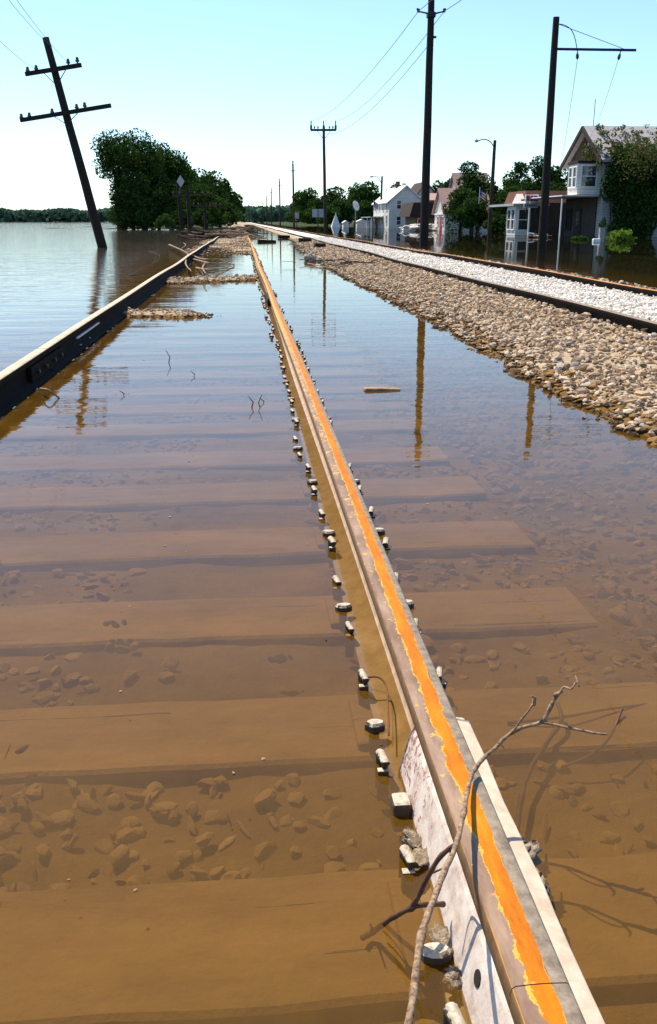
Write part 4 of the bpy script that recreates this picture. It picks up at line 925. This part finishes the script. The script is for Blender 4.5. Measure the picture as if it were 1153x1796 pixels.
# porch
MB().box(16.75,HX-.003,49.75,57.4,2.09,2.15).build('porch_roof', M['roofwhite'], root)
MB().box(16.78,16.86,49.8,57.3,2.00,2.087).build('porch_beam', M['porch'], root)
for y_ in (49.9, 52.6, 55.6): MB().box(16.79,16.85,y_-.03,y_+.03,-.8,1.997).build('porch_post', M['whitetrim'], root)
MB().box(HX-.06,HX-.003,50.3,55.2,-.5,2.055).build('porch_shade_panel', M['porch'], root)  # wall panel under the porch, its shade painted in as dark colour
dr = MB().box(HX-.11,HX-.063,52.4,53.3,-.4,1.5).build('door', M['darkwood'], root); MB().box(HX-.13,HX-.113,52.6,53.1,.6,1.35).build('pane', M['glass'], dr)
win(root, 'x', 54.0, 54.8, .4, 1.5, HX-.06, fm='darkwood')
for xx in (20.6, 23.2, 26): win(root, 'y', xx, xx+.8, .5, 1.7, Y0)
for xx in (21, 24): win(root, 'y', xx, xx+.8, 2.5, 3.5, Y0)
MB().tube([(HX+.2,YM,5.6),(HX+.2,YM,7.1)], .018, 6).build('antenna', M['darkmetal'], root)
# creeper
vn = empty('climbing_vine', (22,Y0-.3,0)); tag(vn, 'dark creeper and scrub covering the side and roof edge of the big house', 'vine')
cs, rs = [], []
for i in range(330):
    x = rng.uniform(18.95,27.5); z = rng.uniform(.1,4.1)
    if 21.4 < x < 27 and z < 1.5: continue
    if x < 19.4 and z < 2.2: continue
    cs.append((x, Y0-.25-rng.random()*.35, z)); r_ = rng.uniform(.3,.6); rs.append((r_,.3,r_))
leafcloud('foliage', cs, rs, 46000, .12, M['leaf'], vn)
cs, rs = [], []
for i in range(260):
    x = rng.uniform(18.9,27.5); u = rng.random()**1.6*.95; r_ = rng.uniform(.08,.26)
    cs.append((x, Y0-.3+u*(YM-Y0), 3.95+u*1.65+.22)); rs.append((r_,r_,.12))
for i in range(14): cs.append((HX-.35, rng.uniform(Y0,YM+.5), rng.uniform(3.2,4.6))); rs.append((.12,.35,.4))
leafcloud('roof_foliage', cs, rs, 6500, .10, M['leafbrown'], vn)
mb = MB()
for i in range(9):
    x = rng.uniform(19.2,24.5); limb(mb, [Vector((x,Y0-.2,-.5)), Vector((x+rnd(.3),Y0-.2,1.5)), Vector((x+rnd(.6),Y0-.25,3.4)), Vector((x+rnd(.8),Y0+.6,4.5))], .04, .015, 0, 6)
mb.build('stem', M['trunk'], vn)
# young airy tree in front of the roof at the frame edge
r_t = tree(1112, 232, 110, 46.5, 'airy brownish-leaved tree in front of the grey roof at the right edge', 320, 'leafbrown', lobes=60, dens=.11, leafk=.7, trunk=False, depth=.5)
# ---- shop with window bay, left of the house
root = empty('corner_shop', (17.4,57.5,0)); tag(root, 'low white shop with a window bay, flat canopy and red-brown roof in the flood', 'building')
MB().box(17.5,24,57.6,63,-1,1.9).build('wall', M['porch'], root)  # shade below the canopy painted into the wall colour
by = MB().box(16.6,17.497,57.6,59.5,-1,1.72).build('bay', M['clap'], root)
win(by, 'x', 57.8, 58.4, .38, 1.5, 16.6); win(by, 'x', 58.65, 59.3, .38, 1.5, 16.6); win(by, 'y', 16.78, 17.35, .35, 1.5, 57.6)
MB().box(16.35,18.6,57.35,63.1,1.725,1.86).build('canopy', M['grey'], root)
MB().prism([(57.7,1.9),(63,1.9),(62,2.62),(58.2,2.62)], lambda u,v,t_: (t_,u,v), 17.3, 24.2).build('roof', M['roofred'], root)
MB().prism([(57.9,1.863),(59.7,1.863),(58.8,2.45)], lambda u,v,t_: (t_,u,v), 16.9, 17.29).build('pediment', M['white'], root)
# drinks sign over the canopy: two boards with red, white and blue panels
q0, q1 = atD(922.5,341,56.5), atD(945,355,56.5); sg = empty('shop_sign', ((q0.x+q1.x)/2, q0.y, 1.9)); tag(sg, 'white shop sign with red and blue panels above a smaller lettered board', 'sign')
MB().box(q0.x,q1.x,q0.y,q0.y+.1,q1.z,q0.z).build('upper_board', M['whitetrim'], sg)
w_ = q1.x-q0.x; h_ = q0.z-q1.z
for k_, (u0,u1,m_) in enumerate(((.08,.33,'red'),(.37,.60,'red'),(.64,.92,'blue'))):
    MB().box(q0.x+w_*u0,q0.x+w_*u1,q0.y-.012,q0.y-.002,q1.z+h_*(.18 if k_ != 1 else .45),q1.z+h_*.86).build('red_panel' if m_ == 'red' else 'blue_panel', M[m_], sg)
MB().box(q0.x+w_*.37,q0.x+w_*.60,q0.y-.012,q0.y-.002,q1.z+h_*.18,q1.z+h_*.42).build('blue_panel', M['blue'], sg)
p0, p1 = atD(920,356.5,56.5), atD(944,364.5,56.5)
MB().box(p0.x,p1.x,p0.y,p0.y+.1,p1.z,p0.z).build('lower_board', M['grey'], sg)
for k_ in range(7):
    xx = p0.x+(p1.x-p0.x)*(.08+.125*k_); MB().box(xx,xx+.06,p0.y-.01,p0.y-.002,p1.z+.07,p0.z-.06).build('lettering', M['darkmetal'], sg)
for x_ in (925,942):
    q = atD(x_,360,56.6); MB().box(q.x-.03,q.x+.03,q.y+.1,q.y+.16,p1.z-.25,q0.z-.1).build('bracket', M['darkmetal'], sg)
# waterside plants and bits by the house
tree(1090, 400, 62, 43.5, 'bright green low bush at the waterline before the creeper', 424, 'leafbright', 'bush', 'bush', lobes=150, trunk=False, leafk=1.0)
tree(1018, 412, 44, 46, 'low dull green weeds under the porch edge', 421, 'leaf2', 'weeds', 'weeds', lobes=110, trunk=False)
c = atZ(1046,424,0); o = MB().box(-.16,.16,-.1,.1,-.1,.13).build('white_box', M['whitetrim'], bevel=.04); o.location = c; tag(o, 'small white box standing in the water by the planter post', 'box')
c = atZ(1056,424,0); root = empty('planter_post', c); tag(root, 'grey post topped with a small leafy plant', 'planter')
MB().box(c.x-.11,c.x+.11,c.y,c.y+.2,-.6,.56).build('post', M['concrete'], root, bevel=.015)
leafcloud('plant', [(c.x,c.y+.1,.72),(c.x+.06,c.y+.1,.85)], [(.16,.16,.14),(.08,.08,.14)], 320, .06, M['leaf2'], root)
tangle('porch_debris', atZ(946,416.5,0)+Vector((0,0,.02)), (.5,.4,.18), 26, .05, [M['whitetrim'],M['rust'],M['driftwood']], 'jumbled pale and rusty debris at the shop porch', 'debris', .15, .5)
